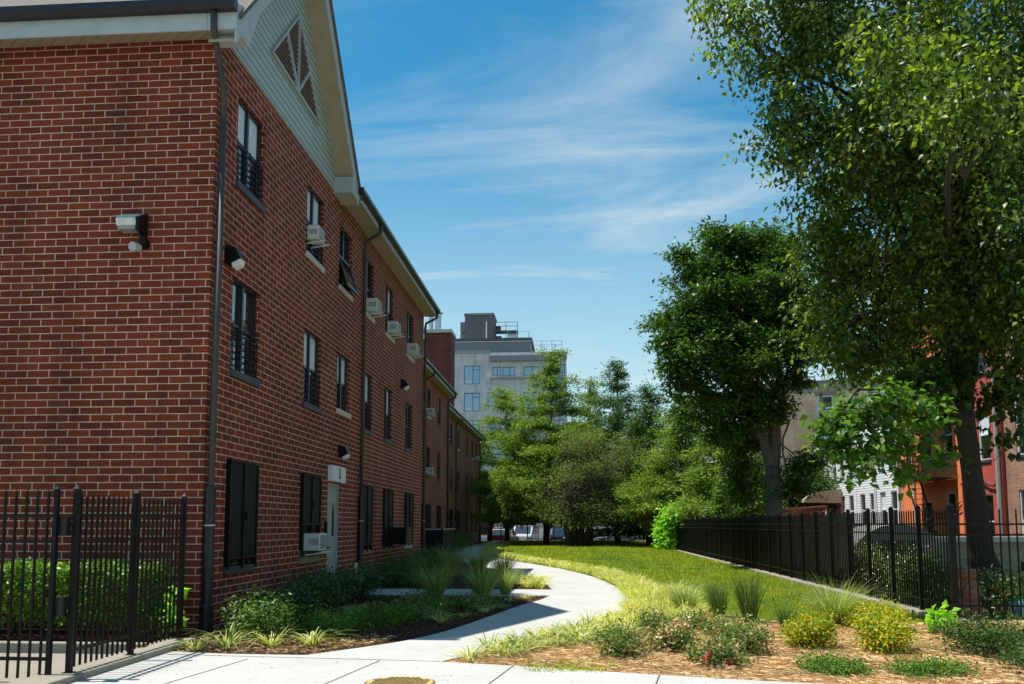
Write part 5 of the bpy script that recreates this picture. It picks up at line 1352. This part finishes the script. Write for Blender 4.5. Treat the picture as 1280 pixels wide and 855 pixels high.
conifer("tall yellow-green pine with the highest pointed top, in front of the pale grey building", "pine_tree", 692, 438, 655, 62, 118, G_PINE, 84000, trunk_u=683, tiers=12, seed=1, power=0.95, flat=0.18)
conifer("slender dark pine with a pointed top just right of the tallest pine", "pine_tree", 772, 452, 658, 64, 74, G_PINED, 50000, seed=2, tiers=15, power=0.78, flat=0.2)
conifer("narrow open-topped pine between the two pointed pines", "pine_tree", 738, 474, 655, 68, 66, G_PINE, 42000, seed=3, tiers=14, power=0.78, flat=0.2)
conifer("yellow-green spreading tree at the left, nearest the end of the brick row", "pine_tree", 632, 486, 640, 75, 76, G_PINE, 56000, trunk_u=634, seed=4, tiers=9, power=0.62, flat=0.18)
conifer("broad yellow-green pine with flat layered boughs, left of the dark round tree", "pine_tree", 852, 496, 664, 54, 80, G_PINE, 52000, seed=6, tiers=9, flat=0.13, power=0.6, leaf=0.19)
conifer("dark green pine half hidden between the layered pine and the dark pine", "pine_tree", 812, 486, 668, 60, 62, G_PINED, 40000, seed=7, tiers=14, power=0.75, flat=0.2)
conifer("mid-green pine behind the fence below the dark round tree's crown", "pine_tree", 905, 530, 665, 46, 64, G_PINE, 36000, seed=8, tiers=8, flat=0.14, power=0.55, leaf=0.19)
conifer("dark evergreen filling the gap left of the dark round tree's trunk", "evergreen_tree", 935, 570, 668, 50, 36, G_PINED, 16000, seed=9, tiers=8)
conifer("slim bright conical arborvitae above the board fence", "arborvitae", 903, 594, 656, 41, 15, G_HEDGE, 7000, seed=10, tiers=8, leaf=0.1, clr=0.14, power=0.7, flat=0.9)
# tangled half-bare tree with a thick multi-stemmed trunk
tt = thing("tangled_tree", "tangled grey-twigged olive tree with a very thick dark trunk, centre of the tree line", "tree", tuple(atY(722, 676, 57).xy) + (0,))
L3 = [lob(735, 596, 57, 44, 44), lob(702, 612, 57, 30, 30), lob(770, 612, 57, 34, 32), lob(730, 560, 57, 30, 20), lob(755, 640, 56, 30, 16), lob(705, 645, 56, 26, 14), lob(775, 570, 58, 26, 24)]
bp = atY(722, 676, 57)
tk = MB()
for dx in (-0.45, -0.15, 0.2, 0.5): limb(tk, (bp.x + dx, 57 + random.uniform(-.2, .2), -0.1), (bp.x + dx * 2.6, 57, 3.0), 0.27, 0.13, 0.05)
tk.build("trunk", BARK, tt, smooth=True)
tw = MB()
for i in range(340):
    l = L3[i % len(L3)]; d = unit(rng.normal(size=3)); c = np.array(l[0]) + d * np.array(l[1]) * rng.uniform(0.3, 1.05)
    s0 = np.array([bp.x + rng.uniform(-1, 1), 57 + rng.uniform(-1, 1), rng.uniform(2.0, 4.5)])
    m1 = (s0 + c) / 2 + rng.normal(size=3) * 0.35
    tw.tube([tuple(s0), tuple(m1), tuple(c)], [0.035, 0.022, 0.010], 4, caps=False)
tw.build("twigs", BARK_L, tt)
foliage("crown", sub(L3, 9, 0.3, 0.7, 0.6), 19000, 0.15, G_OLIVE, tt, cl_r=0.35, per=14, shell=0.5, aspect=0.4); settle(tt)
# small street trees whose trunks show in front of the cars
def round_tree(label, name, lobes, base, trunk_r, h, m, n, leaf, group=None, bark=BARK, clr=0.4):
    r = thing(name, label, "tree", (base[0], base[1], 0), group)
    tk = MB(); tk.tube([(base[0], base[1], -0.1), (base[0] + 0.05, base[1], h * 0.5), (base[0], base[1], h)], [trunk_r * 1.2, trunk_r, trunk_r * 0.8], 10)
    for l in lobes: limb(tk, (base[0], base[1], h), l[0], trunk_r * 0.5, trunk_r * 0.12)
    tk.build("trunk", bark, r, smooth=True)
    foliage("crown", lobes, n, leaf, m, r, cl_r=clr, per=18, shell=0.5, aspect=0.5); settle(r)
b_ = atY(772, 676, 66)
round_tree("small dark tree on a slim straight trunk, right of the tangled tree", "street_tree", [lob(775, 630, 66, 30, 20), lob(755, 615, 66, 24, 22), lob(800, 625, 66, 26, 22), lob(790, 600, 66, 30, 26)], (b_.x, 66), 0.2, 2.6, G_DARK, 14000, 0.18)
b_ = atY(612, 676, 75.5)
round_tree("small soft-leaved tree hanging low beside the end of the brick row", "street_tree", [lob(615, 615, 75.5, 20, 24), lob(640, 590, 75.5, 26, 24), lob(610, 640, 75.5, 10, 14), lob(655, 620, 75.5, 22, 14), lob(622, 645, 75.5, 12, 12)], (b_.x, 75.5), 0.2, 3.0, G_HEDGE, 6500, 0.18)
b_ = atY(845, 680, 62)
round_tree("dark shrub-like tree by the street at the far corner of the lawn", "street_tree", [lob(840, 640, 62, 30, 20), lob(820, 660, 62, 18, 14), lob(862, 655, 62, 24, 18), lob(800, 650, 66, 20, 16)], (b_.x, 62), 0.24, 1.8, G_PINED, 14000, 0.18)
# trees beyond, closing the view between buildings
for (u, v, Y, ru, rv, lab) in ((1010, 610, 52, 26, 26, "small dark tree in the yard right behind the dark round tree"), (900, 620, 60, 60, 32, "low dark tree mass of one broad crown beyond the fence corner")):
    b_ = atY(u, 670, Y)
    round_tree(lab, "yard_tree", [lob(u, v, Y, ru, rv), lob(u - ru * .6, v + rv * .5, Y, ru * .6, rv * .6), lob(u + ru * .6, v + rv * .4, Y, ru * .6, rv * .6)], (b_.x, Y), 0.18, 2.0, G_PINED, 11000, 0.2)
# vine heap on the fence end
vn = thing("vine", "bright lime-green vine heaped over the far end of the black fence", "vine", (5.4, 49.3, 0))
LV = [lob(838, 650, 48.6, 14, 13), lob(860, 646, 48.3, 13, 9), lob(833, 668, 48.6, 11, 14), lob(838, 683, 48.4, 12, 8), lob(850, 640, 48.6, 13, 8), lob(874, 645, 47.6, 7, 5)]
vs_ = MB()
for l in LV: limb(vs_, (5.5, 49.3, 0), l[0], 0.02, 0.008)
vs_.build("stems", BARK, vn); foliage("leaves", LV, 8000, 0.18, G_VINE, vn, cl_r=0.2, per=10, up=0.6, aspect=0.8); settle(vn)
# flowering creepers behind the fence, under the big tree
for (Y, X, rr, h, lab) in ((17.3, 6.75, 0.65, 0.75, "white-flowered shrub behind the fence, directly left of the carved stump"), (20.3, 6.8, 0.5, 0.8, "white-flowered shrub behind the fence by the end of the board fence"), (15.0, 7.3, 0.5, 0.5, "small white-flowered shrub between the carved stump and the shaded steps")):
    s = thing("flowering_shrub", lab, "shrub", (X, Y, 0), "white-flowered shrubs behind the fence")
    LL = [((X, Y, h * 0.55), (rr * 0.8, rr, h * 0.5)), ((X, Y + rr * .7, h * 0.8), (rr * 0.6, rr * .7, h * 0.5)), ((X + .1, Y - rr * .7, h * 0.6), (rr * 0.6, rr * .7, h * 0.5))]
    m = MB()
    for l in LL: limb(m, (X, Y, 0), l[0], 0.02, 0.008)
    m.build("stems", BARK, s); foliage("leaves", LL, 5000, 0.07, G_ROSE, s, cl_r=0.16, per=12, aspect=0.6)
    foliage("flowers", LL, 420, 0.055, WHITEFL, s, cl_r=0.14, per=5, shell=0.2, aspect=1.0, up=0.2); settle(s)

# ---- hedge behind the left fence
hd = thing("clipped_hedge", "clipped bright green hedge behind the black fence, against the left brick wall", "hedge", (-8, 10.6, 0))
def box_points(x0, x1, y0, y1, z0, z1, n, jit=0.03):
    a = rng.uniform(0, 1, (n, 3)) ** 1.0
    p = np.array([x0, y0, z0]) + a * np.array([x1 - x0, y1 - y0, z1 - z0])
    f = rng.choice(4, n, p=[0.42, 0.42, 0.04, 0.12])
    p[f == 0, 1] = y0 + np.abs(rng.normal(0, 0.05, (f == 0).sum())); p[f == 1, 2] = z1 - np.abs(rng.normal(0, 0.05, (f == 1).sum())); p[f == 2, 0] = x1 - np.abs(rng.normal(0, 0.05, (f == 2).sum()))
    p[:, 2] += 0.03 * np.sin(p[:, 0] * 7) + 0.02 * np.sin(p[:, 0] * 17 + 1)
    return p + rng.normal(size=(n, 3)) * jit
pts = box_points(-12.5, -5.35, 10.25, 11.05, 0.28, 0.96, 42000)
v, q = simple_leaf(pts, 0.052, 0.5, -0.1, 0.6); npmesh("leaves", v, q, G_HEDGE, hd)
m = MB(); x = -12.4
while x < -5.4:
    for k in range(3): limb(m, (x + random.uniform(-.1, .1), 10.65 + random.uniform(-.1, .1), 0.04), (x + random.uniform(-.25, .25), 10.65 + random.uniform(-.25, .25), 0.7), 0.014, 0.006, n=3)
    x += 0.35
m.build("stems", BARK, hd); settle(hd)
wsd = thing("weedy_sapling", "pale green leafy sapling poking through the fence beside the hedge's right end", "sapling", (-5.05, 10.5, 0))
m = MB(); LL = []
for k in range(6):
    e = (-5.1 + random.uniform(-.25, .2), 10.45 + random.uniform(-.1, .1), 0.25 + k * 0.09); limb(m, (-5.1, 10.5, 0.05), e, 0.008, 0.004, n=3); LL.append((e, (0.10, 0.08, 0.04)))
m.build("stems", G_VINE, wsd); foliage("leaves", LL, 130, 0.10, G_VINE, wsd, cl_r=0.05, per=4, aspect=0.6, fancy=True); settle(wsd)

# ---- shrubs of the left bed
def shrub(name, label, cat, x, y, r, h, m, n, leaf, per=12, clr=0.12, up=0.5, aspect=0.42, group=None, extra=None, squash=1.0, nl=6, fancy=False):
    s = thing(name, label, cat, (x, y, 0), group)
    LL = [((x, y, h * 0.5), (r * 0.75, r * 0.75, h * 0.45))]
    for k in range(nl):
        a = 2 * math.pi * k / nl + random.uniform(-.4, .4)
        LL.append(((x + r * 0.6 * math.cos(a), y + r * 0.6 * math.sin(a) * squash, h * random.uniform(0.35, 0.72)), (r * 0.42, r * 0.42, h * random.uniform(0.25, 0.36))))
    st_ = MB()
    for l in LL:
        for _ in range(2): limb(st_, (x + random.uniform(-.04, .04), y + random.uniform(-.04, .04), 0.0), tuple(np.array(l[0]) + rng.normal(size=3) * r * 0.15), 0.009, 0.004, n=3)
    st_.build("stems", BARK, s)
    foliage("leaves", LL, n, leaf, m, s, cl_r=clr, per=per, up=up, aspect=aspect, shell=0.4, fancy=fancy, zmin=0.015, droop=-0.05)
    if extra: extra(s, LL)
    settle(s); return s
shrub("laurel_shrub", "glossy green shrub nearest the corner of the brick building, partly sunlit", "shrub", -4.05, 10.85, 0.42, 0.60, G_SHRUBL, 3000, 0.062, group="glossy shrubs along the foot of the brick wall", fancy=True)
for x, y, r, h, lab in ((-4.25, 12.6, 0.5, 0.62, "glossy dark shrub by the wall, second from the building corner"), (-4.35, 14.0, 0.52, 0.68, "glossy dark shrub by the wall, third from the building corner"), (-4.4, 15.5, 0.52, 0.72, "glossy dark shrub by the wall under the white air conditioner"), (-4.3, 16.8, 0.5, 0.70, "glossy dark shrub by the wall just before the numbered door's walkway")):
    shrub("laurel_shrub", lab, "shrub", x, y, r * 0.9, h * 0.9, G_SHRUB, 4200, 0.060, group="glossy shrubs along the foot of the brick wall")
for i, (x, y, r, h, lab) in enumerate(((-4.3, 20.6, 0.6, 0.55, "dark loose evergreen by the wall, first past the walkway"), (-4.2, 22.4, 0.65, 0.6, "dark loose evergreen by the wall, second past the walkway"), (-4.1, 24.4, 0.7, 0.6, "dark loose evergreen by the wall, third past the walkway"), (-4.2, 26.6, 0.7, 0.6, "dark loose evergreen by the wall, last before the middle brick building"), (-6.3, 44.5, 0.8, 0.9, "dark shrub beyond the steel enclosure"), (-7.2, 50.0, 0.9, 1.0, "dark shrub at the foot of the farthest brick building, nearer one"), (-7.4, 56.0, 0.9, 1.0, "dark shrub at the foot of the farthest brick building, farther one"))):
    shrub("yew_shrub", lab, "shrub", x, y, r, h, G_PINED, 3600, 0.10, aspect=0.22, clr=0.2, group="dark evergreens along the brick walls")
for i, (x, y, r, h, lab) in enumerate(((-3.35, 11.6, 0.55, 0.24, "low feathery green juniper nearest the sunlit path corner of the left bed"), (-2.9, 12.7, 0.55, 0.26, "low feathery green juniper in the left bed, beside the path shadow"), (-2.5, 14.2, 0.55, 0.26, "low feathery green juniper in the middle of the left bed"))):
    shrub("creeping_juniper", lab, "shrub", x, y, r * 0.75, h * 0.8, G_JUN, 3600, 0.06, per=10, clr=0.12, aspect=0.25, group="feathery junipers in the left bed", nl=8)
for x, y, lab in ((-2.0, 15.4, "small white-flecked perennial near the tip of the left bed"), (-2.9, 16.2, "small white-flecked perennial in front of the walkway"), (-2.4, 13.2, "small white-flecked perennial beside the middle juniper"), (-1.6, 14.9, "small white-flecked perennial nearest the path's shadow tip")):
    shrub("perennial", lab, "plant", x, y, 0.34, 0.17, G_ROSE, 1100, 0.05, group="white-flecked perennials in the left bed", extra=lambda s, LL: foliage("flowers", LL, 26, 0.035, WHITEFL, s, cl_r=0.08, per=2, shell=0.15, aspect=1.0))

# ---- strap-leaved clumps (liriope) : prototypes then copies
def ring_bases(n, r):
    a = rng.uniform(0, 2 * np.pi, n); q = r * np.sqrt(rng.uniform(0, 1, n))
    return np.stack([q * np.cos(a), q * np.sin(a), np.zeros(n)], 1), np.stack([np.cos(a), np.sin(a), np.zeros(n)], 1)
def proto_clump(name, n, L, wd, m, r=0.06, spread=0.75, arch=0.9):
    b, d = ring_bases(n, r); return blades(name, b, L, wd, m, None, seg=4, spread=spread, arch=arch, dirs=unit(d + 0.35 * rng.normal(size=(n, 3)) * np.array([1, 1, 0])))
LP = [proto_clump("lilyturf_clump", 60, 0.36, 0.016, G_LIR) for _ in range(3)]
LY = [proto_clump("lilyturf_clump", 70, 0.34, 0.016, G_LIRY, 0.09, 0.6, 0.7) for _ in range(3)]
used = set()
def put(protos, x, y, s, label, group, cat="plant", z=0.012):
    p = random.choice(protos)
    if p.name in used: o = p.copy(); COL.objects.link(o)
    else: o = p; used.add(p.name)
    o.location = (x, y, z); o.rotation_euler = (random.uniform(-.06, .06), random.uniform(-.06, .06), random.uniform(0, 6.28)); o.scale = (s, s, s * random.uniform(0.9, 1.1))
    tag(o, label, cat, group); return o
for (u, v, s, lab) in ((243, 815, 0.85, "striped lilyturf clump right beside the fence's end post"), (283, 812, 1.15, "striped lilyturf clump second from the fence post at the brick corner"), (303, 800, 0.85, "striped lilyturf clump set back behind the second and third clumps"), (340, 810, 1.0, "striped lilyturf clump below the sunlit glossy shrub"), (352, 798, 0.7, "small striped lilyturf clump set back below the sunlit glossy shrub"), (390, 809, 1.15, "striped lilyturf clump standing alone nearest the footpath corner of the left bed")):
    p = gnd(u, v); put(LP, p.x, p.y, s, lab, "striped lilyturf clumps at the front of the left bed")
gl_ = "shaded lilyturf clumps in the left bed"
for i, (x, y) in enumerate(((-3.9, 13.2), (-3.5, 13.6), (-3.7, 14.2), (-3.2, 14.8), (-3.7, 15.0), (-2.0, 12.9), (-1.75, 13.6), (-2.2, 13.6), (-1.5, 14.4), (-1.3, 15.3), (-1.9, 16.2), (-1.2, 16.4), (-1.6, 17.0), (-0.95, 17.1))):
    put(LP, x, y, random.uniform(0.6, 0.9) if y < 15 else 0.5, "striped lilyturf clump growing in the shaded left bed between the shrubs and the path", gl_)
for i, (x, y) in enumerate(((-0.8, 19.8), (-1.1, 20.3), (-0.85, 20.8), (-1.3, 21.1), (-1.0, 21.7), (-1.6, 20.2), (-1.5, 22.2), (-1.2, 22.8), (-1.9, 21.4), (-0.95, 22.3))):
    put(LY, x, y, random.uniform(0.95, 1.2), "sunlit yellow-green lilyturf clump on the tip of the bed past the walkway", "sunlit lilyturf clumps past the walkway")
# band along the right edge of the path
def edge_pts():
    P = [Vector((*p, 0)) for p in REs]; o = []; d = 0; s = 0
    for a, b in zip(P[:-1], P[1:]):
        L = (b - a).length; n = (b - a).normalized(); nn = Vector((n.y, -n.x, 0))
        while d < L: o.append((a + n * d, nn, s + d)); d += 0.27
        d -= L; s += L
    return o
cnt = 0
for p, nn, s in edge_pts():
    if p.y > 24.5: break
    wdt = min(1.35, 0.40 + s * 0.20) if p.y < 19 else 0.8
    rows_ = max(2, int(wdt / 0.24))
    for k in range(rows_):
        if random.random() < 0.06: continue
        q = p + nn * (0.13 + k * 0.25 + random.uniform(-.05, .05)) + Vector((random.uniform(-.06, .06), random.uniform(-.06, .06), 0))
        if q.y < 8.95 + max(0, -0.3 * (q.x + 0.4)): continue
        near = p.y < 12.2
        stretch = "before its bend" if near else "at its outermost bend" if p.y < 19.5 else "where it turns left"
        row = "edging the path" if k == 0 else "in the path border's outer row" if k == rows_ - 1 else "in the path border's middle rows"
        lab_ = ("cream-striped" if near else "yellow-green") + " lilyturf clump " + row + ", " + stretch
        put(LP if near else LY, q.x, q.y, random.uniform(0.75, 1.1), lab_, "lilyturf clumps " + row + ", " + stretch)
        cnt += 1
bs = []
for p, nn, s in edge_pts():
    if p.y <= 24.5 or p.y > 66: continue
    for k in range(26): bs.append(tuple(p + nn * random.uniform(0.08, 0.95) + Vector((0, random.uniform(-.2, .2), 0.012))))
tag(blades("ground_cover", np.array(bs * 3), 0.34, 0.03, G_LIRY, None, seg=3, spread=0.6, arch=0.8), "yellow-green strap-leaved ground cover edging the far end of the path", "ground cover", None, "stuff")
xs_ = rng.uniform(-5.2, 4.5, 5200); bb = np.stack([xs_, 66 + 1.2 * rng.normal(size=5200) - 0.06 * (xs_ - 1) ** 2, np.full(5200, 0.01)], 1)
tag(blades("ground_cover", bb, 0.42, 0.05, G_LIRY, None, seg=3, spread=0.5, arch=0.7), "pale ground cover strip along the lawn's far edge", "ground cover", None, "stuff")

# ---- fountain grasses
FG = [proto_clump("fountain_grass", 420, 0.95, 0.0095, G_FOUNT, 0.10, 0.42, 0.45) for _ in range(2)]
FGU = [proto_clump("fountain_grass", 360, 0.80, 0.011, G_FOUNTD, 0.085, 0.22, 0.18)]
gg = "fountain grasses in the straw bed"
for protos, u, v, s, lab in ((FG, 858, 769, 0.80, "soft fountain grass nearest the lilyturf border, leftmost in the straw bed"), (FGU, 900, 776, 0.78, "upright fountain grass second from left in the straw bed"), (FGU, 938, 784, 0.92, "tallest upright fountain grass with a dark base in the straw bed"), (FG, 1042, 786, 0.92, "large arching fountain grass behind the left yellow shrub"), (FGU, 984, 798, 0.55, "short green grass tuft left of the yellow-leaved shrub")):
    p = gnd(u, v); put(protos, p.x, p.y, s, lab, gg, "grass plant", 0.02)
for u, v, s, lab in ((545, 752, 1.0, "large shaded fountain grass left of centre in the left bed"), (603, 752, 1.0, "large shaded fountain grass right of centre in the left bed"), (632, 745, 0.75, "fountain grass at the bed's tip before the path"), (560, 722, 1.1, "fountain grass behind the walkway on the left"), (598, 720, 1.1, "fountain grass behind the walkway, middle"), (630, 722, 1.0, "fountain grass behind the walkway nearest the path"), (520, 728, 1.0, "fountain grass behind the walkway close to the dark evergreens")):
    p = gnd(u, v); put(FG, p.x, p.y, s, lab, "fountain grasses in the left bed", "grass plant", 0.012)

# ---- straw bed planting
def rose_extra(nd, npk):
    def f(s, LL):
        if nd: foliage("dead_blooms", LL, nd, 0.042, DRY, s, cl_r=0.07, per=8, shell=0.15, aspect=0.9)
        if npk:
            for (c, rad) in LL[1:1 + npk]: foliage("bloom", [((c[0], c[1] - 0.12, c[2] + 0.07), (0.055, 0.05, 0.035))], 70, 0.045, PINK, s, cl_r=0.02, per=10, aspect=1.0)
    return f
for u, v, r, h, nd, npk, lab in ((892, 836, 0.34, 0.36, 60, 0, "rose bush at the front of the straw bed with a pink bloom cluster"), (935, 822, 0.36, 0.46, 120, 0, "blue-green rose bush right of the pink-blossomed one"), (842, 818, 0.36, 0.42, 320, 0, "rose bush with many faded pale blooms, middle of the straw bed's left half"), (776, 826, 0.36, 0.40, 60, 0, "low rusty-tipped rose bush nearest the striped lilyturf border"), (868, 792, 0.36, 0.36, 90, 0, "rose bush with faded blooms behind the pale-bloomed one"), (905, 800, 0.34, 0.34, 160, 0, "dull rose bush below the upright grasses"), (818, 795, 0.32, 0.34, 40, 0, "green rose bush beside the lilyturf border's widest part")):
    p = gnd(u, v); shrub("rose_bush", lab, "shrub", p.x, p.y, r * 0.74, h * 0.86, G_ROSE, 1700, 0.040, per=10, clr=0.09, aspect=0.6, group="rose bushes in the straw bed", extra=rose_extra(nd, npk))
for u, v, w_, lab in ((886, 822, 0.08, "pink rose bloom cluster on the front rose bush"), (912, 829, 0.07, "bright pink rose bloom low beside the front rose bush")):
    p = atY(u, v, gnd(u, 838).y - 0.05)
    par = [o for o in bpy.data.objects if o.name.startswith("rose_bush") and o.parent is None][0]
    fo = foliage("bloom", [((p.x, p.y, p.z), (w_ * 0.75, 0.04, w_ * 0.42))], 110, 0.03, PINK, None, cl_r=0.02, per=10, aspect=1.0)
    fo.parent = par; fo.location = -par.location
for u, v, r, h, lab in ((1018, 816, 0.30, 0.46, "yellow-orange tipped spirea shrub, left one of three"), (1112, 822, 0.36, 0.52, "largest yellow-green spirea shrub, front right"), (1100, 792, 0.44, 0.42, "yellow-green spirea shrub behind the largest one, against the lawn")):
    p = gnd(u, v); shrub("spirea_shrub", lab, "shrub", p.x, p.y + 0.15, r * 0.86, h * 0.92, G_SPIREA, 4200, 0.04, per=10, clr=0.08, aspect=0.62, group="yellow-green spireas in the straw bed")
for u, v, r, h, lab in ((1042, 846, 0.34, 0.15, "low bright green juniper mat at the front of the straw bed"), (1165, 848, 0.40, 0.15, "low bright green juniper mat at the front, right of the other")):
    p = gnd(u, v); shrub("juniper_mat", lab, "shrub", p.x, p.y, r, h, G_JUN, 4200, 0.045, per=8, clr=0.07, aspect=0.3, group="juniper mats in the straw bed", nl=8)
shrub("spreading_shrub", "dark spreading shrub in the shade at the right edge of the straw bed", "shrub", 4.75, 10.1, 0.62, 0.42, G_JUND, 7000, 0.045, per=8, clr=0.1, aspect=0.4, nl=9)
shrub("spreading_shrub", "low dark spreading shrub at the bottom right corner of the straw bed", "shrub", 4.75, 8.95, 0.5, 0.26, G_JUND, 4500, 0.045, per=8, clr=0.1, aspect=0.4, nl=9)
pl = gnd(1182, 797); shrub("broadleaf_seedling", "small broad-leaved plant standing alone before the fence corner post", "plant", pl.x, pl.y, 0.16, 0.40, G_VINE, 130, 0.12, per=4, clr=0.06, aspect=0.7, fancy=True)
for i, (u, v) in enumerate(((1135, 812), (690, 838), (735, 838), (1210, 790))):
    p = gnd(u, v); b, d = ring_bases(420, 0.34); b += np.array([p.x, p.y, 0.02])
    tag(blades("grass_patch", b, 0.09, 0.008, G_GRASS, None, seg=2, spread=0.6, arch=0.5), ("thin green weeds beside the largest spirea", "green weeds at the front tip of the border", "green weeds along the pavement edge under the lilyturf", "thin weeds in front of the fence corner")[i], "grass", None, "stuff")

# ---- pine straw, mulch chips, lawn blades
def in_poly(px_, py__, poly_):
    inside = np.zeros(len(px_), bool); n = len(poly_); j = n - 1
    for i in range(n):
        xi, yi = poly_[i]; xj, yj = poly_[j]
        c = ((yi > py__) != (yj > py__)) & (px_ < (xj - xi) * (py__ - yi) / (yj - yi + 1e-12) + xi)
        inside ^= c; j = i
    return inside
def litter(name, poly_, n, L, wd, m, z, label, bbox):
    x = rng.uniform(bbox[0], bbox[1], n * 3); y_ = rng.uniform(bbox[2], bbox[3], n * 3)
    k = in_poly(x, y_, poly_); x = x[k][:n]; y_ = y_[k][:n]; n = len(x)
    a = rng.uniform(0, 2 * np.pi, n); t = rng.normal(0, 0.10, n)
    d = np.stack([np.cos(a), np.sin(a), t], 1); s = np.stack([-np.sin(a), np.cos(a), rng.normal(0, 0.15, n)], 1)
    clump = 0.022 * (np.sin(x * 5.1 + np.sin(y_ * 3.7)) * np.sin(y_ * 6.3 + x)) 
    c = np.stack([x, y_, z + np.abs(rng.normal(0, 0.018, n)) + np.maximum(clump, 0)], 1)
    Ls = L * rng.uniform(0.5, 1.3, n)[:, None]; bend = np.array([0, 0, 0.02])
    v = np.stack([c - d * Ls / 2 - s * wd, c + s * wd + bend * 0.4, c + d * Ls / 2 + s * wd * 0.4, c - s * wd], 1)
    i = np.arange(n)[:, None] * 4
    o = npmesh(name, v.reshape(-1, 3), (i + np.array([[0, 1, 2, 3]])).reshape(-1, 4), m)
    tag(o, label, "ground cover", None, "stuff"); return o
SBP = [(-1.3, 9.25), (-0.8, 10.2), (-0.05, 11.6), (0.45, 12.6), (1.0, 14.4), (1.4, 15.4)] + lawn_back + [(6.0, 13.3), (9, 13.3), (9, 6.9), (4.3, 7.76), (1.3, 8.43), (-0.4, 8.94)]
litter("pine_straw", SBP, 60000, 0.15, 0.0022, STRAW, 0.028, "loose golden-brown pine straw covering the right-hand bed", (-1.4, 7.5, 7.0, 15.6))
litter("mulch_chips", [(-5.0, 9.8), (-3.9, 9.65), (-3.0, 9.6), (-2.5, 10.4), (-1.8, 12), (-1.05, 15.6), (-0.6, 17.6), (-5.0, 17.6)], 26000, 0.035, 0.006, CHIP, 0.016, "dark shredded mulch chips over the left bed", (-5, -0.6, 9.6, 17.6))
litter("straw_litter", [(-5.0, 9.8), (-3.9, 9.65), (-3.0, 9.6), (-2.5, 10.4), (-2.3, 11.2), (-4.9, 11.2)], 1800, 0.09, 0.002, STRAW, 0.02, "scattered straw over the front of the left bed", (-5, -2.3, 9.6, 11.2))
LAWNP = [(x, y) for x, y in REs[16:]][::-1] + lawn_back + [(5.58, 13.3), (5.58, 50), (5.9, 72), (-5, 74)]
nb = 210000
yy = 13 + (np.exp(rng.uniform(0, np.log(1 + 62 / 5), nb)) - 1) * 5.0
xx = rng.uniform(-6, 6, nb)
k = in_poly(xx, yy, LAWNP); xx, yy = xx[k], yy[k]
dd = rng.uniform(0, 2 * np.pi, len(xx))
sz = 0.075 + 0.0004 * (yy - 13); wdl = 0.006 + 0.0011 * (yy - 13)
dirs = np.stack([np.cos(dd), np.sin(dd), np.zeros(len(xx))], 1)
L_ = sz * rng.uniform(0.6, 1.35, len(xx)) * (1 + 0.35 * np.sin(xx * 1.7 + yy * 0.6) * np.sin(yy * 0.9))
base = np.stack([xx, yy, np.full(len(xx), 0.012)], 1)
side = np.stack([-np.sin(dd + rng.uniform(-1, 1, len(dd))), np.cos(dd), np.zeros(len(dd))], 1) * wdl[:, None] * 0.5
tip = base + dirs * (L_ * rng.uniform(0.1, 0.7, len(L_)))[:, None] + np.array([0, 0, 1]) * L_[:, None]
v = np.stack([base - side, base + side, tip], 1).reshape(-1, 3)
i = np.arange(len(xx))[:, None] * 3
tag(npmesh("lawn_grass", v, i + np.array([[0, 1, 2]]), G_GRASS, None, 3), "mown green lawn grass between the path border and the fence", "grass", None, "stuff")
# overgrown yard plants seen through the fence
pts_ = np.stack([rng.uniform(6.0, 12, 9000), rng.uniform(13.8, 24, 9000), np.full(9000, 0.01)], 1)
tag(blades("yard_weeds", pts_, 0.22, 0.02, G_ROSE, None, seg=2, spread=0.5, arch=0.5), "overgrown dull weeds in the shaded yard behind the right fence", "weeds", None, "stuff")

# clover and coarse weed patches, fallen leaves: small irregularities on lawn and paving
cp = []
for _ in range(46):
    cx_, cy_ = rng.uniform(0.5, 5.4), 13.5 + 30 * rng.uniform(0, 1) ** 1.6
    n_ = int(rng.uniform(60, 220)); q = rng.normal(size=(n_, 2)) * rng.uniform(0.12, 0.4)
    cp.append(np.stack([cx_ + q[:, 0], cy_ + q[:, 1], rng.uniform(0.04, 0.10, n_)], 1))
cp = np.concatenate(cp); k = in_poly(cp[:, 0], cp[:, 1], [(a + 1.3 if i < len(LAWNP) - 8 else a, b) for i, (a, b) in enumerate(LAWNP)]); cp = cp[k]
v, q = simple_leaf(cp, 0.05, 1.2, 0, 0.9)
tag(npmesh("clover_patches", v, q, G_WEED), "darker clover and weed patches scattered in the lawn", "weeds", None, "stuff")
n_ = 260
fp = np.stack([rng.uniform(-4.5, 3.0, n_), rng.uniform(7.5, 20, n_), np.full(n_, 0.040)], 1)
fp = fp[in_poly(fp[:, 0], fp[:, 1], poly if len(poly) > 20 else LAWNP)]
v, q = simple_leaf(fp, 0.028, 3.0, 0, 0.5)
v[:, 2] = np.maximum(v[:, 2], 0.038)
tag(npmesh("fallen_leaves", v, q, CHIP), "tiny dry leaf bits lying on the pale footpath", "leaf litter", None, "stuff")
